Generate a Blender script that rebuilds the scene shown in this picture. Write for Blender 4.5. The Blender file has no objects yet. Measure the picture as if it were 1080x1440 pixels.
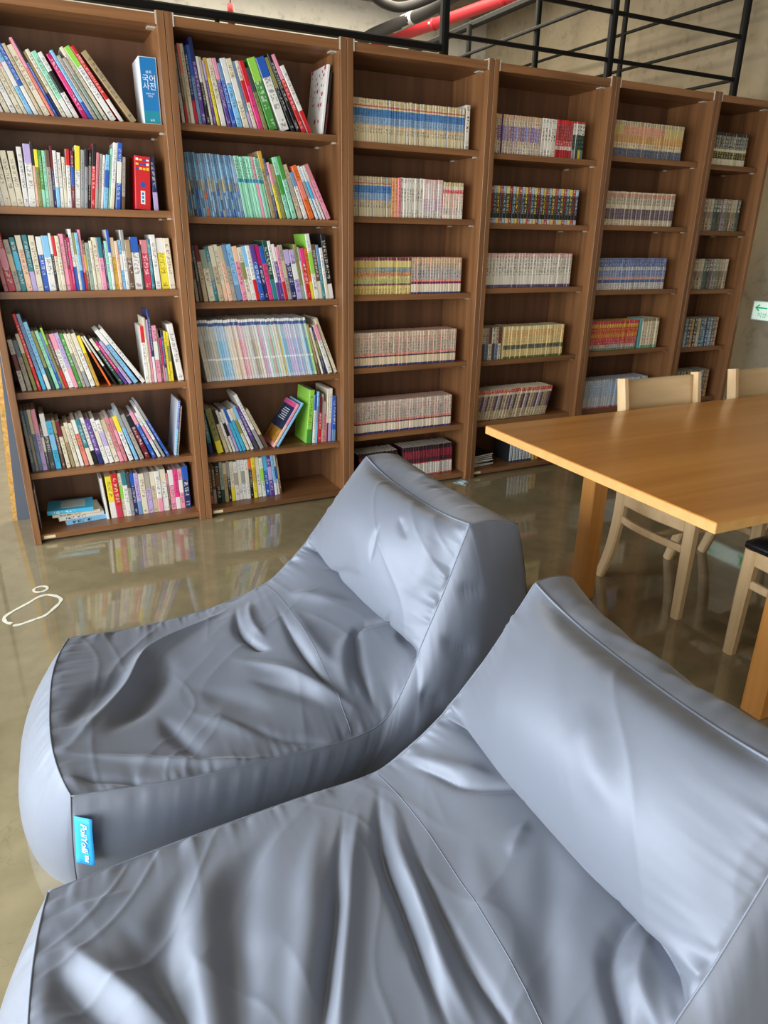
import bpy, bmesh, math, random
import numpy as np
from mathutils import Vector, Matrix

random.seed(7)
scene = bpy.context.scene
COL = scene.collection

# ------------------------------------------------------------------ camera, world, light, exposure
cam_data = bpy.data.cameras.new('camera')
cam = bpy.data.objects.new('camera', cam_data)
COL.objects.link(cam)
_R = Vector((0.8963, -0.4432, 0.0140)); _F = Vector((0.4175, 0.8329, -0.3633))
_F.normalize(); _R = (_R - _F * _R.dot(_F)).normalized(); _U = _R.cross(_F)
cam.matrix_world = Matrix(((_R.x, _U.x, -_F.x, 0.1179), (_R.y, _U.y, -_F.y, -3.3976), (_R.z, _U.z, -_F.z, 1.3588), (0, 0, 0, 1)))
cam_data.sensor_fit = 'VERTICAL'
cam_data.sensor_height = 36.0
cam_data.lens = 985.8 / 1440.0 * 36.0
cam_data.clip_start = 0.05
scene.camera = cam

world = bpy.data.worlds.new('daylight'); scene.world = world
world.use_nodes = True
bg = world.node_tree.nodes['Background']
bg.inputs['Color'].default_value = (0.80, 0.90, 1.0, 1)
bg.inputs['Strength'].default_value = 0.4

def area(name, loc, rot, sx, sy, power, color):
    d = bpy.data.lights.new(name, 'AREA'); d.shape = 'RECTANGLE'; d.size = sx; d.size_y = sy
    d.energy = power; d.color = color
    o = bpy.data.objects.new(name, d); COL.objects.link(o)
    o.location = loc; o.rotation_euler = rot
    return o
# daylight entering through the window walls: the left one and the one behind the camera
area('window_daylight_left', (-2.40, -2.2, 1.30), (0, math.radians(-90), 0), 1.9, 5.6, 305, (0.88, 0.945, 1.0))
area('window_daylight_rear', (-1.0, -6.40, 1.30), (math.radians(90), 0, 0), 2.8, 1.9, 58, (1.0, 0.93, 0.82))
# the lamp above the stairwell behind the bookcases
area('stairwell_lamp', (2.3, 2.1, 3.42), (0, 0, 0), 2.6, 2.0, 170, (1.0, 0.90, 0.72))

vs = scene.view_settings
vs.view_transform = 'Standard'
vs.look = 'None'
vs.gamma = 1.0
vs.use_curve_mapping = False
vs.exposure = 0.30

# ------------------------------------------------------------------ helpers
def lin(c):
    return tuple(((v / 255.0) / 12.92 if v / 255.0 <= 0.04045 else ((v / 255.0 + 0.055) / 1.055) ** 2.4) for v in c[:3]) + (1.0,)

def mesh_obj(name, verts, faces, mat=None, parent=None, smooth=False):
    me = bpy.data.meshes.new(name)
    me.from_pydata([tuple(v) for v in verts], [], faces)
    if smooth:
        me.polygons.foreach_set('use_smooth', [True] * len(me.polygons))
    if mat is not None:
        me.materials.append(mat)
    o = bpy.data.objects.new(name, me); COL.objects.link(o)
    if parent is not None:
        o.parent = parent
    return o

def bm_obj(name, bm, mat=None, parent=None, smooth=False):
    me = bpy.data.meshes.new(name); bm.to_mesh(me); bm.free()
    if smooth:
        me.polygons.foreach_set('use_smooth', [True] * len(me.polygons))
    if mat is not None:
        me.materials.append(mat)
    o = bpy.data.objects.new(name, me); COL.objects.link(o)
    if parent is not None:
        o.parent = parent
    return o

def box_bm(x0, x1, y0, y1, z0, z1, bev=0.0, seg=1):
    bm = bmesh.new()
    vs_ = [bm.verts.new((x, y, z)) for x in (x0, x1) for y in (y0, y1) for z in (z0, z1)]
    for f in ((0, 1, 3, 2), (4, 6, 7, 5), (0, 4, 5, 1), (2, 3, 7, 6), (0, 2, 6, 4), (1, 5, 7, 3)):
        bm.faces.new([vs_[i] for i in f])
    if bev > 0:
        bmesh.ops.bevel(bm, geom=bm.edges[:], offset=bev, segments=seg, affect='EDGES', profile=0.5)
    return bm

def box(name, x0, x1, y0, y1, z0, z1, mat, parent=None, bev=0.0, seg=1):
    return bm_obj(name, box_bm(x0, x1, y0, y1, z0, z1, bev, seg), mat, parent)

def frames(pts):
    pts = [Vector(p) for p in pts]
    out = []
    n = None
    for i, p in enumerate(pts):
        t = (pts[min(i + 1, len(pts) - 1)] - pts[max(i - 1, 0)]).normalized()
        if n is None:
            a = Vector((0, 0, 1)) if abs(t.z) < 0.9 else Vector((1, 0, 0))
            n = (a - t * a.dot(t)).normalized()
        else:
            n = (n - t * n.dot(t)).normalized()
        out.append((p, t, n, t.cross(n)))
    return out

def tube_data(pts, r, sides=8, closed=False):
    fr = frames(pts)
    V = []; Fc = []
    for p, t, n, b in fr:
        for k in range(sides):
            a = 2 * math.pi * k / sides
            V.append(p + (n * math.cos(a) + b * math.sin(a)) * r)
    m = len(fr)
    for i in range(m - 1 if not closed else m):
        for k in range(sides):
            a = i * sides + k; b_ = i * sides + (k + 1) % sides
            c = ((i + 1) % m) * sides + (k + 1) % sides; d = ((i + 1) % m) * sides + k
            Fc.append((a, b_, c, d))
    if not closed:
        Fc.append(tuple(range(sides))[::-1]); Fc.append(tuple((m - 1) * sides + k for k in range(sides)))
    return V, Fc

def tube(name, pts, r, mat, parent=None, sides=8, closed=False):
    V, Fc = tube_data(pts, r, sides, closed)
    return mesh_obj(name, V, Fc, mat, parent, smooth=True)

def sweep(name, pts, sizes, side_dir, mat, parent=None, bev=0.004):
    """rectangular section swept along pts; sizes: (width along side_dir, depth) per point"""
    bm = bmesh.new()
    sd = Vector(side_dir).normalized()
    P = [Vector(p) for p in pts]
    rings = []
    for i, p in enumerate(P):
        t = (P[min(i + 1, len(P) - 1)] - P[max(i - 1, 0)]).normalized()
        d = t.cross(sd).normalized()
        w, e = sizes[i] if isinstance(sizes, list) else sizes
        c = min(w, e) * 0.22
        ring = []
        for a, b in ((w / 2 - c, e / 2), (w / 2, e / 2 - c), (w / 2, -e / 2 + c), (w / 2 - c, -e / 2), (-w / 2 + c, -e / 2), (-w / 2, -e / 2 + c), (-w / 2, e / 2 - c), (-w / 2 + c, e / 2)):
            ring.append(bm.verts.new(p + sd * a + d * b))
        rings.append(ring)
    for a, b in zip(rings[:-1], rings[1:]):
        for k in range(8):
            bm.faces.new((a[k], a[(k + 1) % 8], b[(k + 1) % 8], b[k]))
    bm.faces.new(rings[0][::-1]); bm.faces.new(rings[-1])
    bmesh.ops.recalc_face_normals(bm, faces=bm.faces[:])
    return bm_obj(name, bm, mat, parent)

def catmull(pts, n):
    """n samples per span through pts"""
    P = [np.array(p, float) for p in pts]
    P = [2 * P[0] - P[1]] + P + [2 * P[-1] - P[-2]]
    out = []
    for i in range(1, len(P) - 2):
        a, b, c, d = P[i - 1:i + 3]
        for k in range(n):
            t = k / n
            out.append(0.5 * ((2 * b) + (c - a) * t + (2 * a - 5 * b + 4 * c - d) * t * t + (3 * b - a - 3 * c + d) * t ** 3))
    out.append(P[-2])
    return out

def empty(name, loc=(0, 0, 0), rz=0.0):
    o = bpy.data.objects.new(name, None); COL.objects.link(o)
    o.location = loc; o.rotation_euler = (0, 0, rz); o.empty_display_size = 0.1
    return o

def tag(o, label=None, cat=None, group=None, kind=None):
    if label: o['label'] = label
    if cat: o['category'] = cat
    if group: o['group'] = group
    if kind: o['kind'] = kind
    return o

def struct(o):
    o['kind'] = 'structure'
    return o

def glyphs(name, body, size, mat, parent, mw, extrude=0.0004):
    """flat lettering as a thin mesh; mw places it"""
    cu = bpy.data.curves.new(name, 'FONT'); cu.body = body; cu.size = size
    cu.align_x = 'CENTER'; cu.align_y = 'CENTER'; cu.extrude = extrude
    t = bpy.data.objects.new(name, cu); COL.objects.link(t)
    dg = bpy.context.evaluated_depsgraph_get()
    me = bpy.data.meshes.new_from_object(t.evaluated_get(dg))
    bpy.data.objects.remove(t)
    me.materials.clear(); me.materials.append(mat)
    me.transform(mw)
    o = bpy.data.objects.new(name, me); COL.objects.link(o)
    o.parent = parent
    return o

# ------------------------------------------------------------------ materials
def mat_new(name):
    m = bpy.data.materials.new(name); m.use_nodes = True
    nt = m.node_tree
    return m, nt, nt.nodes['Principled BSDF']

def plain(name, rgb, rough=0.5, metal=0.0, spec=0.5, noise=0.0, nscale=20.0, emit=0.0):
    m, nt, b = mat_new(name)
    b.inputs['Roughness'].default_value = rough; b.inputs['Metallic'].default_value = metal
    b.inputs['Specular IOR Level'].default_value = spec
    c = lin(rgb)
    if noise > 0:
        tc = nt.nodes.new('ShaderNodeTexCoord'); n = nt.nodes.new('ShaderNodeTexNoise'); n.inputs['Scale'].default_value = nscale
        n.inputs['Detail'].default_value = 5
        cr = nt.nodes.new('ShaderNodeMapRange'); cr.inputs['From Min'].default_value = 0.3; cr.inputs['From Max'].default_value = 0.7
        cr.inputs['To Min'].default_value = 1 - noise; cr.inputs['To Max'].default_value = 1 + noise
        mx = nt.nodes.new('ShaderNodeVectorMath'); mx.operation = 'SCALE'; mx.inputs[0].default_value = c[:3]
        nt.links.new(tc.outputs['Object'], n.inputs['Vector']); nt.links.new(n.outputs['Fac'], cr.inputs['Value'])
        nt.links.new(cr.outputs['Result'], mx.inputs['Scale']); nt.links.new(mx.outputs[0], b.inputs['Base Color'])
    else:
        b.inputs['Base Color'].default_value = c
    if emit:
        b.inputs['Emission Color'].default_value = c; b.inputs['Emission Strength'].default_value = emit
    return m

def wood(name, dark, light, axis='Z', scale=1.0, rough=0.4, bump=0.02, coat=0.0):
    m, nt, b = mat_new(name)
    L = nt.links.new
    tc = nt.nodes.new('ShaderNodeTexCoord'); mp = nt.nodes.new('ShaderNodeMapping')
    s = {'X': (1.2, 28, 28), 'Y': (28, 1.2, 28), 'Z': (28, 28, 1.2)}[axis]
    mp.inputs['Scale'].default_value = tuple(v * scale for v in s)
    oi = nt.nodes.new('ShaderNodeObjectInfo')
    ad = nt.nodes.new('ShaderNodeVectorMath'); ad.operation = 'MULTIPLY_ADD'
    cb = nt.nodes.new('ShaderNodeCombineXYZ')
    for k in range(3): L(oi.outputs['Random'], cb.inputs[k])
    ad.inputs[1].default_value = (9, 9, 9)
    L(cb.outputs[0], ad.inputs[0]); L(tc.outputs['Object'], ad.inputs[2])
    L(ad.outputs[0], mp.inputs['Vector'])
    n1 = nt.nodes.new('ShaderNodeTexNoise'); n1.inputs['Scale'].default_value = 1.0; n1.inputs['Detail'].default_value = 6; n1.inputs['Distortion'].default_value = 0.6
    L(mp.outputs[0], n1.inputs['Vector'])
    n2 = nt.nodes.new('ShaderNodeTexNoise'); n2.inputs['Scale'].default_value = 0.22; n2.inputs['Detail'].default_value = 3; n2.inputs['Distortion'].default_value = 1.5
    L(mp.outputs[0], n2.inputs['Vector'])
    mx = nt.nodes.new('ShaderNodeMath'); mx.operation = 'MULTIPLY_ADD'; mx.inputs[1].default_value = 0.55
    ml = nt.nodes.new('ShaderNodeMath'); ml.operation = 'MULTIPLY'; ml.inputs[1].default_value = 0.45
    L(n2.outputs['Fac'], ml.inputs[0]); L(n1.outputs['Fac'], mx.inputs[0]); L(ml.outputs[0], mx.inputs[2])
    cr = nt.nodes.new('ShaderNodeValToRGB'); cr.color_ramp.elements[0].position = 0.36; cr.color_ramp.elements[1].position = 0.64
    cr.color_ramp.elements[0].color = lin(dark); cr.color_ramp.elements[1].color = lin(light)
    L(mx.outputs[0], cr.inputs['Fac']); L(cr.outputs['Color'], b.inputs['Base Color'])
    b.inputs['Roughness'].default_value = rough
    if coat: b.inputs['Coat Weight'].default_value = coat; b.inputs['Coat Roughness'].default_value = 0.15
    bp = nt.nodes.new('ShaderNodeBump'); bp.inputs['Strength'].default_value = bump; bp.inputs['Distance'].default_value = 0.01
    L(n1.outputs['Fac'], bp.inputs['Height']); L(bp.outputs[0], b.inputs['Normal'])
    return m

def concrete(name, c0, c1, rough=0.85, scale=1.2, bump=0.15):
    m, nt, b = mat_new(name); L = nt.links.new
    tc = nt.nodes.new('ShaderNodeTexCoord')
    n1 = nt.nodes.new('ShaderNodeTexNoise'); n1.inputs['Scale'].default_value = scale; n1.inputs['Detail'].default_value = 9; n1.inputs['Roughness'].default_value = 0.62
    n2 = nt.nodes.new('ShaderNodeTexNoise'); n2.inputs['Scale'].default_value = scale * 14; n2.inputs['Detail'].default_value = 4
    L(tc.outputs['Object'], n1.inputs['Vector']); L(tc.outputs['Object'], n2.inputs['Vector'])
    cr = nt.nodes.new('ShaderNodeValToRGB'); cr.color_ramp.elements[0].position = 0.33; cr.color_ramp.elements[1].position = 0.66
    cr.color_ramp.elements[0].color = lin(c0); cr.color_ramp.elements[1].color = lin(c1)
    L(n1.outputs['Fac'], cr.inputs['Fac'])
    mr = nt.nodes.new('ShaderNodeMapRange'); mr.inputs['From Min'].default_value = 0.25; mr.inputs['From Max'].default_value = 0.45; mr.inputs['To Min'].default_value = 0.72
    L(n2.outputs['Fac'], mr.inputs['Value'])
    mx = nt.nodes.new('ShaderNodeVectorMath'); mx.operation = 'SCALE'
    L(cr.outputs['Color'], mx.inputs[0]); L(mr.outputs['Result'], mx.inputs['Scale'])
    L(mx.outputs[0], b.inputs['Base Color'])
    b.inputs['Roughness'].default_value = rough
    bp = nt.nodes.new('ShaderNodeBump'); bp.inputs['Strength'].default_value = bump; bp.inputs['Distance'].default_value = 0.02
    L(n1.outputs['Fac'], bp.inputs['Height']); L(bp.outputs[0], b.inputs['Normal'])
    return m

def floor_material():
    m, nt, b = mat_new('polished_concrete'); L = nt.links.new
    tc = nt.nodes.new('ShaderNodeTexCoord')
    n1 = nt.nodes.new('ShaderNodeTexNoise'); n1.inputs['Scale'].default_value = 1.6; n1.inputs['Detail'].default_value = 8; n1.inputs['Roughness'].default_value = 0.6
    n2 = nt.nodes.new('ShaderNodeTexNoise'); n2.inputs['Scale'].default_value = 14; n2.inputs['Detail'].default_value = 5
    vo = nt.nodes.new('ShaderNodeTexVoronoi'); vo.feature = 'DISTANCE_TO_EDGE'; vo.inputs['Scale'].default_value = 5.5
    wn = nt.nodes.new('ShaderNodeTexNoise'); wn.inputs['Scale'].default_value = 5; wn.inputs['Detail'].default_value = 6
    av = nt.nodes.new('ShaderNodeVectorMath'); av.operation = 'MULTIPLY_ADD'; av.inputs[1].default_value = (0.35, 0.35, 0.35)
    L(tc.outputs['Object'], wn.inputs['Vector']); L(wn.outputs['Color'], av.inputs[0]); L(tc.outputs['Object'], av.inputs[2])
    L(av.outputs[0], vo.inputs['Vector'])
    for n in (n1, n2): L(tc.outputs['Object'], n.inputs['Vector'])
    cr = nt.nodes.new('ShaderNodeValToRGB')
    cr.color_ramp.elements[0].position = 0.3; cr.color_ramp.elements[1].position = 0.7
    cr.color_ramp.elements[0].color = lin((128, 116, 88)); cr.color_ramp.elements[1].color = lin((158, 144, 110))
    L(n1.outputs['Fac'], cr.inputs['Fac'])
    # hairline cracks, broken up
    ck = nt.nodes.new('ShaderNodeMapRange'); ck.inputs['From Min'].default_value = 0.0; ck.inputs['From Max'].default_value = 0.010; ck.inputs['To Min'].default_value = 1; ck.inputs['To Max'].default_value = 0
    L(vo.outputs['Distance'], ck.inputs['Value'])
    br = nt.nodes.new('ShaderNodeMapRange'); br.inputs['From Min'].default_value = 0.46; br.inputs['From Max'].default_value = 0.62
    L(n1.outputs['Fac'], br.inputs['Value'])
    mm = nt.nodes.new('ShaderNodeMath'); mm.operation = 'MULTIPLY'; L(ck.outputs[0], mm.inputs[0]); L(br.outputs[0], mm.inputs[1])
    m2 = nt.nodes.new('ShaderNodeMath'); m2.operation = 'MULTIPLY'; m2.inputs[1].default_value = 0.35; L(mm.outputs[0], m2.inputs[0])
    mix = nt.nodes.new('ShaderNodeMix'); mix.data_type = 'RGBA'; mix.inputs['B'].default_value = lin((70, 60, 42))
    L(cr.outputs['Color'], mix.inputs['A']); L(m2.outputs[0], mix.inputs['Factor'])
    sc = nt.nodes.new('ShaderNodeMapRange'); sc.inputs['From Min'].default_value = 0.3; sc.inputs['From Max'].default_value = 0.7; sc.inputs['To Min'].default_value = 0.9; sc.inputs['To Max'].default_value = 1.08
    L(n2.outputs['Fac'], sc.inputs['Value'])
    sv = nt.nodes.new('ShaderNodeVectorMath'); sv.operation = 'SCALE'; L(mix.outputs['Result'], sv.inputs[0]); L(sc.outputs[0], sv.inputs['Scale'])
    L(sv.outputs[0], b.inputs['Base Color'])
    b.inputs['Roughness'].default_value = 0.07
    b.inputs['Specular IOR Level'].default_value = 0.7
    b.inputs['Coat Weight'].default_value = 0.5; b.inputs['Coat Roughness'].default_value = 0.03
    bp = nt.nodes.new('ShaderNodeBump'); bp.inputs['Strength'].default_value = 0.02; bp.inputs['Distance'].default_value = 0.01
    L(n1.outputs['Fac'], bp.inputs['Height']); L(bp.outputs[0], b.inputs['Normal'])
    return m

def fabric_material():
    m, nt, b = mat_new('satin_nylon'); L = nt.links.new
    b.inputs['Base Color'].default_value = lin((117, 123, 136))
    b.inputs['Roughness'].default_value = 0.52
    b.inputs['Metallic'].default_value = 0.22
    b.inputs['Specular IOR Level'].default_value = 0.6
    b.inputs['Sheen Weight'].default_value = 0.25; b.inputs['Sheen Roughness'].default_value = 0.4
    tc = nt.nodes.new('ShaderNodeTexCoord')
    n = nt.nodes.new('ShaderNodeTexNoise'); n.inputs['Scale'].default_value = 9; n.inputs['Detail'].default_value = 5; n.inputs['Roughness'].default_value = 0.45
    L(tc.outputs['Object'], n.inputs['Vector'])
    bp = nt.nodes.new('ShaderNodeBump'); bp.inputs['Strength'].default_value = 0.10; bp.inputs['Distance'].default_value = 0.02
    L(n.outputs['Fac'], bp.inputs['Height']); L(bp.outputs[0], b.inputs['Normal'])
    return m

def cover_material():
    """book covers: printed colour bands come with each face, lettering is a fine print of square strokes"""
    m, nt, b = mat_new('printed_cover'); L = nt.links.new
    base = nt.nodes.new('ShaderNodeAttribute'); base.attribute_name = 'band'
    ink = nt.nodes.new('ShaderNodeAttribute'); ink.attribute_name = 'ink'
    uv = nt.nodes.new('ShaderNodeUVMap'); uv.uv_map = 'print'
    sep = nt.nodes.new('ShaderNodeSeparateXYZ'); L(uv.outputs[0], sep.inputs[0])
    sc = nt.nodes.new('ShaderNodeVectorMath'); sc.operation = 'SCALE'; sc.inputs['Scale'].default_value = 6.0
    fl = nt.nodes.new('ShaderNodeVectorMath'); fl.operation = 'FLOOR'
    L(uv.outputs[0], sc.inputs[0]); L(sc.outputs[0], fl.inputs[0])
    wn = nt.nodes.new('ShaderNodeTexWhiteNoise'); wn.noise_dimensions = '2D'; L(fl.outputs[0], wn.inputs['Vector'])
    def math_(op, a, b_=None):
        n = nt.nodes.new('ShaderNodeMath'); n.operation = op
        for i, v in enumerate((a, b_)):
            if v is None: continue
            if isinstance(v, float): n.inputs[i].default_value = v
            else: L(v, n.inputs[i])
        return n.outputs[0]
    stroke = math_('GREATER_THAN', wn.outputs['Value'], 0.5)
    frac = math_('FRACT', sep.outputs['X'])
    side = math_('LESS_THAN', math_('ABSOLUTE', math_('SUBTRACT', frac, 0.5)), 0.25)
    gap = math_('LESS_THAN', math_('FRACT', sep.outputs['Y']), 0.8)
    k = math_('MULTIPLY', math_('MULTIPLY', math_('MULTIPLY', stroke, side), math_('MULTIPLY', gap, ink.outputs['Alpha'])), 0.9)
    mix = nt.nodes.new('ShaderNodeMix'); mix.data_type = 'RGBA'
    L(k, mix.inputs['Factor']); L(base.outputs['Color'], mix.inputs['A']); L(ink.outputs['Color'], mix.inputs['B'])
    L(mix.outputs['Result'], b.inputs['Base Color'])
    b.inputs['Roughness'].default_value = 0.38
    return m

M = {}
M['case'] = wood('walnut_laminate', (108, 72, 44), (154, 106, 66), 'Z', 1.0, 0.38, 0.02)
M['case_x'] = wood('walnut_laminate_board', (108, 72, 44), (156, 107, 67), 'X', 1.0, 0.36, 0.02)
M['case_back'] = wood('walnut_backing_shaded', (88, 58, 38), (118, 80, 54), 'Z', 1.0, 0.5, 0.02)  # walnut darkened for the back panels: shade inside the cases put into the colour
M['table'] = wood('honey_oak_veneer', (184, 118, 48), (212, 146, 70), 'X', 0.55, 0.30, 0.01, 0.2)
M['table_leg'] = wood('honey_oak', (184, 122, 56), (212, 150, 80), 'Z', 0.8, 0.4, 0.02)
M['table_edge'] = plain('pale_oak_edge', (206, 158, 94), 0.4, noise=0.08, nscale=30)
M['birch'] = wood('pale_birch', (206, 172, 124), (226, 196, 152), 'Z', 0.7, 0.42, 0.015)
M['birch_x'] = wood('pale_birch_rail', (206, 172, 124), (226, 196, 152), 'X', 0.7, 0.42, 0.015)
M['vinyl'] = plain('black_vinyl', (22, 22, 26), 0.33)
M['steel'] = plain('black_painted_steel', (10, 10, 9), 0.7, spec=0.3)
M['steel_grey'] = plain('charcoal_board', (78, 86, 98), 0.6, noise=0.08, nscale=6)
M['osb'] = plain('strand_board_edge', (188, 146, 78), 0.8, noise=0.35, nscale=60)
M['wall'] = concrete('raw_concrete', (134, 123, 102), (166, 154, 130))
M['wall_pale'] = concrete('pale_concrete', (186, 184, 174), (212, 208, 196))
M['ceil'] = concrete('ceiling_concrete', (112, 106, 94), (138, 132, 118))
M['white_wall'] = plain('grey_plaster', (128, 122, 112), 0.8, noise=0.04, nscale=3)
M['floor'] = floor_material()
M['fabric'] = fabric_material()
M['seam'] = plain('grey_piping', (118, 125, 140), 0.5)
M['thread'] = plain('dark_thread', (70, 72, 80), 0.7)
M['cover'] = cover_material()
M['paper'] = plain('page_paper', (222, 214, 196), 0.85, noise=0.06, nscale=90)
M['clip'] = plain('pale_metal', (214, 208, 192), 0.35, metal=0.3)
M['sticker'] = plain('cream_sticker', (226, 214, 170), 0.6)
M['tag_blue'] = plain('blue_woven_tag', (40, 160, 226), 0.6)
M['ink_white'] = plain('white_print', (240, 242, 245), 0.6)
M['red_pipe'] = plain('red_pipe_paint', (186, 34, 46), 0.55)
M['chalk'] = plain('white_chalk', (222, 218, 200), 0.9, noise=0.12, nscale=70)
M['foil'] = plain('silver_foil', (170, 170, 166), 0.45, metal=0.3, noise=0.2, nscale=40)
M['insul'] = plain('black_insulation', (26, 25, 26), 0.6, noise=0.2, nscale=30)
M['sign_white'] = plain('lit_sign_white', (225, 245, 232), 0.4, emit=0.28)
M['sign_green'] = plain('lit_sign_green', (20, 150, 95), 0.4, emit=0.6)
M['sign_frame'] = plain('sign_housing', (176, 178, 172), 0.5)
M['glass'], _nt, _b = mat_new('window_glass')
_b.inputs['Transmission Weight'].default_value = 1.0; _b.inputs['Roughness'].default_value = 0.0; _b.inputs['IOR'].default_value = 1.05
M['alu'] = plain('dark_aluminium', (60, 62, 66), 0.4, metal=0.4)

# ------------------------------------------------------------------ the setting
XL, XR, YF, YB, ZC = -2.5, 4.85, -6.5, 3.84, 3.46
def quad_wall(name, v, mat):
    return struct(mesh_obj(name, v, [(0, 1, 2, 3)], mat))
struct(box('floor', XL - 0.2, XR + 0.2, YF - 0.2, YB + 0.2, -0.12, 0.0, M['floor']))
struct(box('ceiling', XL - 0.2, XR + 0.2, YF - 0.2, YB + 0.2, ZC, ZC + 0.12, M['ceil']))
struct(box('wall_right', XR, XR + 0.15, YF - 0.2, YB + 0.2, 0.0, ZC, M['wall']))
struct(box('wall_back', XL - 0.2, XR, YB, YB + 0.15, 0.0, ZC, M['wall_pale']))

def window_wall(axis):
    """a wall with a row of tall windows: sill, head, piers, frames and panes"""
    def bx(name, a0, a1, z0, z1, d0, d1, mat, parent=None):
        if axis == 'left':
            return box(name, XL - 0.12 + d0, XL - 0.12 + d1, a0, a1, z0, z1, mat, parent)
        return box(name, a0, a1, YF - 0.12 + d0, YF - 0.12 + d1, z0, z1, mat, parent)
    if axis == 'left': lo, hi, side, n = YF - 0.2, YB + 0.2, 'left', [(-5.6, -3.7), (-3.5, -1.6), (-1.4, 0.5)]
    else: lo, hi, side, n = XL, XR, 'front', [(-2.3, -1.0), (-0.8, 0.5)]
    w = struct(bx('wall_' + side, lo, hi, 0.0, 0.3, 0, 0.12, M['white_wall']))
    def add(a0, a1, z0, z1):
        o = bx('wall_section', a0, a1, z0, z1, 0, 0.12, M['white_wall'], w)
    add(lo, hi, 2.3, ZC)
    cuts = [lo] + [v for ab in n for v in ab] + [hi]
    for i in range(0, len(cuts), 2):
        add(cuts[i], cuts[i + 1], 0.3, 2.3)
    return n
WN = 0
for ax in ('left', 'front'):
    for (a0, a1) in window_wall(ax):
        WN += 1
        e = struct(empty('window_%d' % WN, (XL - 0.06, (a0 + a1) / 2, 0.3) if ax == 'left' else ((a0 + a1) / 2, YF - 0.06, 0.3)))
        if ax == 'front': e.rotation_euler = (0, 0, math.radians(90))
        hw = (a1 - a0) / 2
        for y in (-hw + 0.025, 0.0, hw - 0.025):
            box('frame_bar', -0.03, 0.03, y - 0.025, y + 0.025, 0.0, 2.0, M['alu'], e)
        for z in (0.025, 0.6, 1.975):
            box('frame_rail', -0.03, 0.03, -hw, hw, z - 0.025, z + 0.025, M['alu'], e)
        for y0, y1 in ((-hw + 0.05, -0.025), (0.025, hw - 0.05)):
            box('pane', -0.004, 0.004, y0, y1, 0.05, 1.95, M['glass'], e)

# ------------------------------------------------------------------ bookcases
CASE_W, T, H, DEPTH = 0.8, 0.03, 2.198, 0.36
SHELF_Z = {1: [1.797, 1.46, 1.128, .704, .332, .04], 2: [1.811, 1.44, 1.067, .689, .314, .04], 3: [1.794, 1.461, 1.084, .707, .334, .04],
           4: [1.79, 1.447, 1.106, .7, .333, .04], 5: [1.823, 1.453, 1.081, .708, .333, .04], 6: [1.819, 1.436, 1.073, .692, .333, .04]}
CASE_NAME = {1: 'leftmost', 2: 'second', 3: 'third', 4: 'fourth', 5: 'fifth', 6: 'rightmost'}
CASE_LABEL = {1: 'brown wooden bookcase at the far left, holding mixed books and a blue dictionary',
              2: 'second brown wooden bookcase from the left, with a tilted navy-covered book low down',
              3: 'third brown wooden bookcase from the left, full of cream and blue comic rows',
              4: 'fourth brown wooden bookcase from the left, behind the table corner',
              5: 'fifth brown wooden bookcase from the left, with a red comic row',
              6: 'narrow brown wooden bookcase at the right end against the concrete wall'}
SHELF_BACK = 0.05
def case_x(n):
    return ((n - 1) * CASE_W + 0.001, n * CASE_W - 0.001 if n < 6 else 4.545)
for n in range(1, 7):
    x0, x1 = case_x(n)
    e = tag(empty('bookcase', (x0, 0, 0)), CASE_LABEL[n], 'bookcase', 'row of brown bookcases')
    w = x1 - x0
    for a in (0.0, w - T):
        box('side_panel', a, a + T, 0, DEPTH, 0.0, H, M['case'], e, 0.0015)
    tb = box('top_board', T, w - T, 0.004, DEPTH - 0.015, H - 0.048, H - 0.012, M['case_x'], e, 0.001)
    bb = box('bottom_board', T, w - T, 0.022, DEPTH - 0.015, 0.012, 0.04, M['case_x'], e, 0.001)
    box('sticker', T + 0.012, T + 0.062, 0.0210, 0.022, 0.018, 0.032, M['sticker'], bb)
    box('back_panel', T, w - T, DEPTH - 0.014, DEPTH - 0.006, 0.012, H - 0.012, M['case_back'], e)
    for z in SHELF_Z[n][:5]:
        s = box('shelf_board', T + 0.0005, w - T - 0.0005, SHELF_BACK, DEPTH - 0.015, z - 0.029, z, M['case_x'], e, 0.001)
        for xx, yy in ((w - T - 0.006, SHELF_BACK + 0.03), (w - T - 0.006, DEPTH - 0.06)):
            box('shelf_pin', xx - 0.008, xx + 0.005, yy - 0.012, yy + 0.012, z - 0.036, z - 0.029, M['clip'], s)
    # pale corner brackets under and beside the top board
    for a, b in ((T, T + 0.006), (w - T - 0.006, w - T)):
        box('corner_bracket', a, b, 0.0, 0.004, H - 0.05, H - 0.002, M['clip'], tb)
    box('corner_bracket', w - T - 0.03, w - T, 0.05, 0.09, H - 0.053, H - 0.048, M['clip'], tb)

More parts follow.
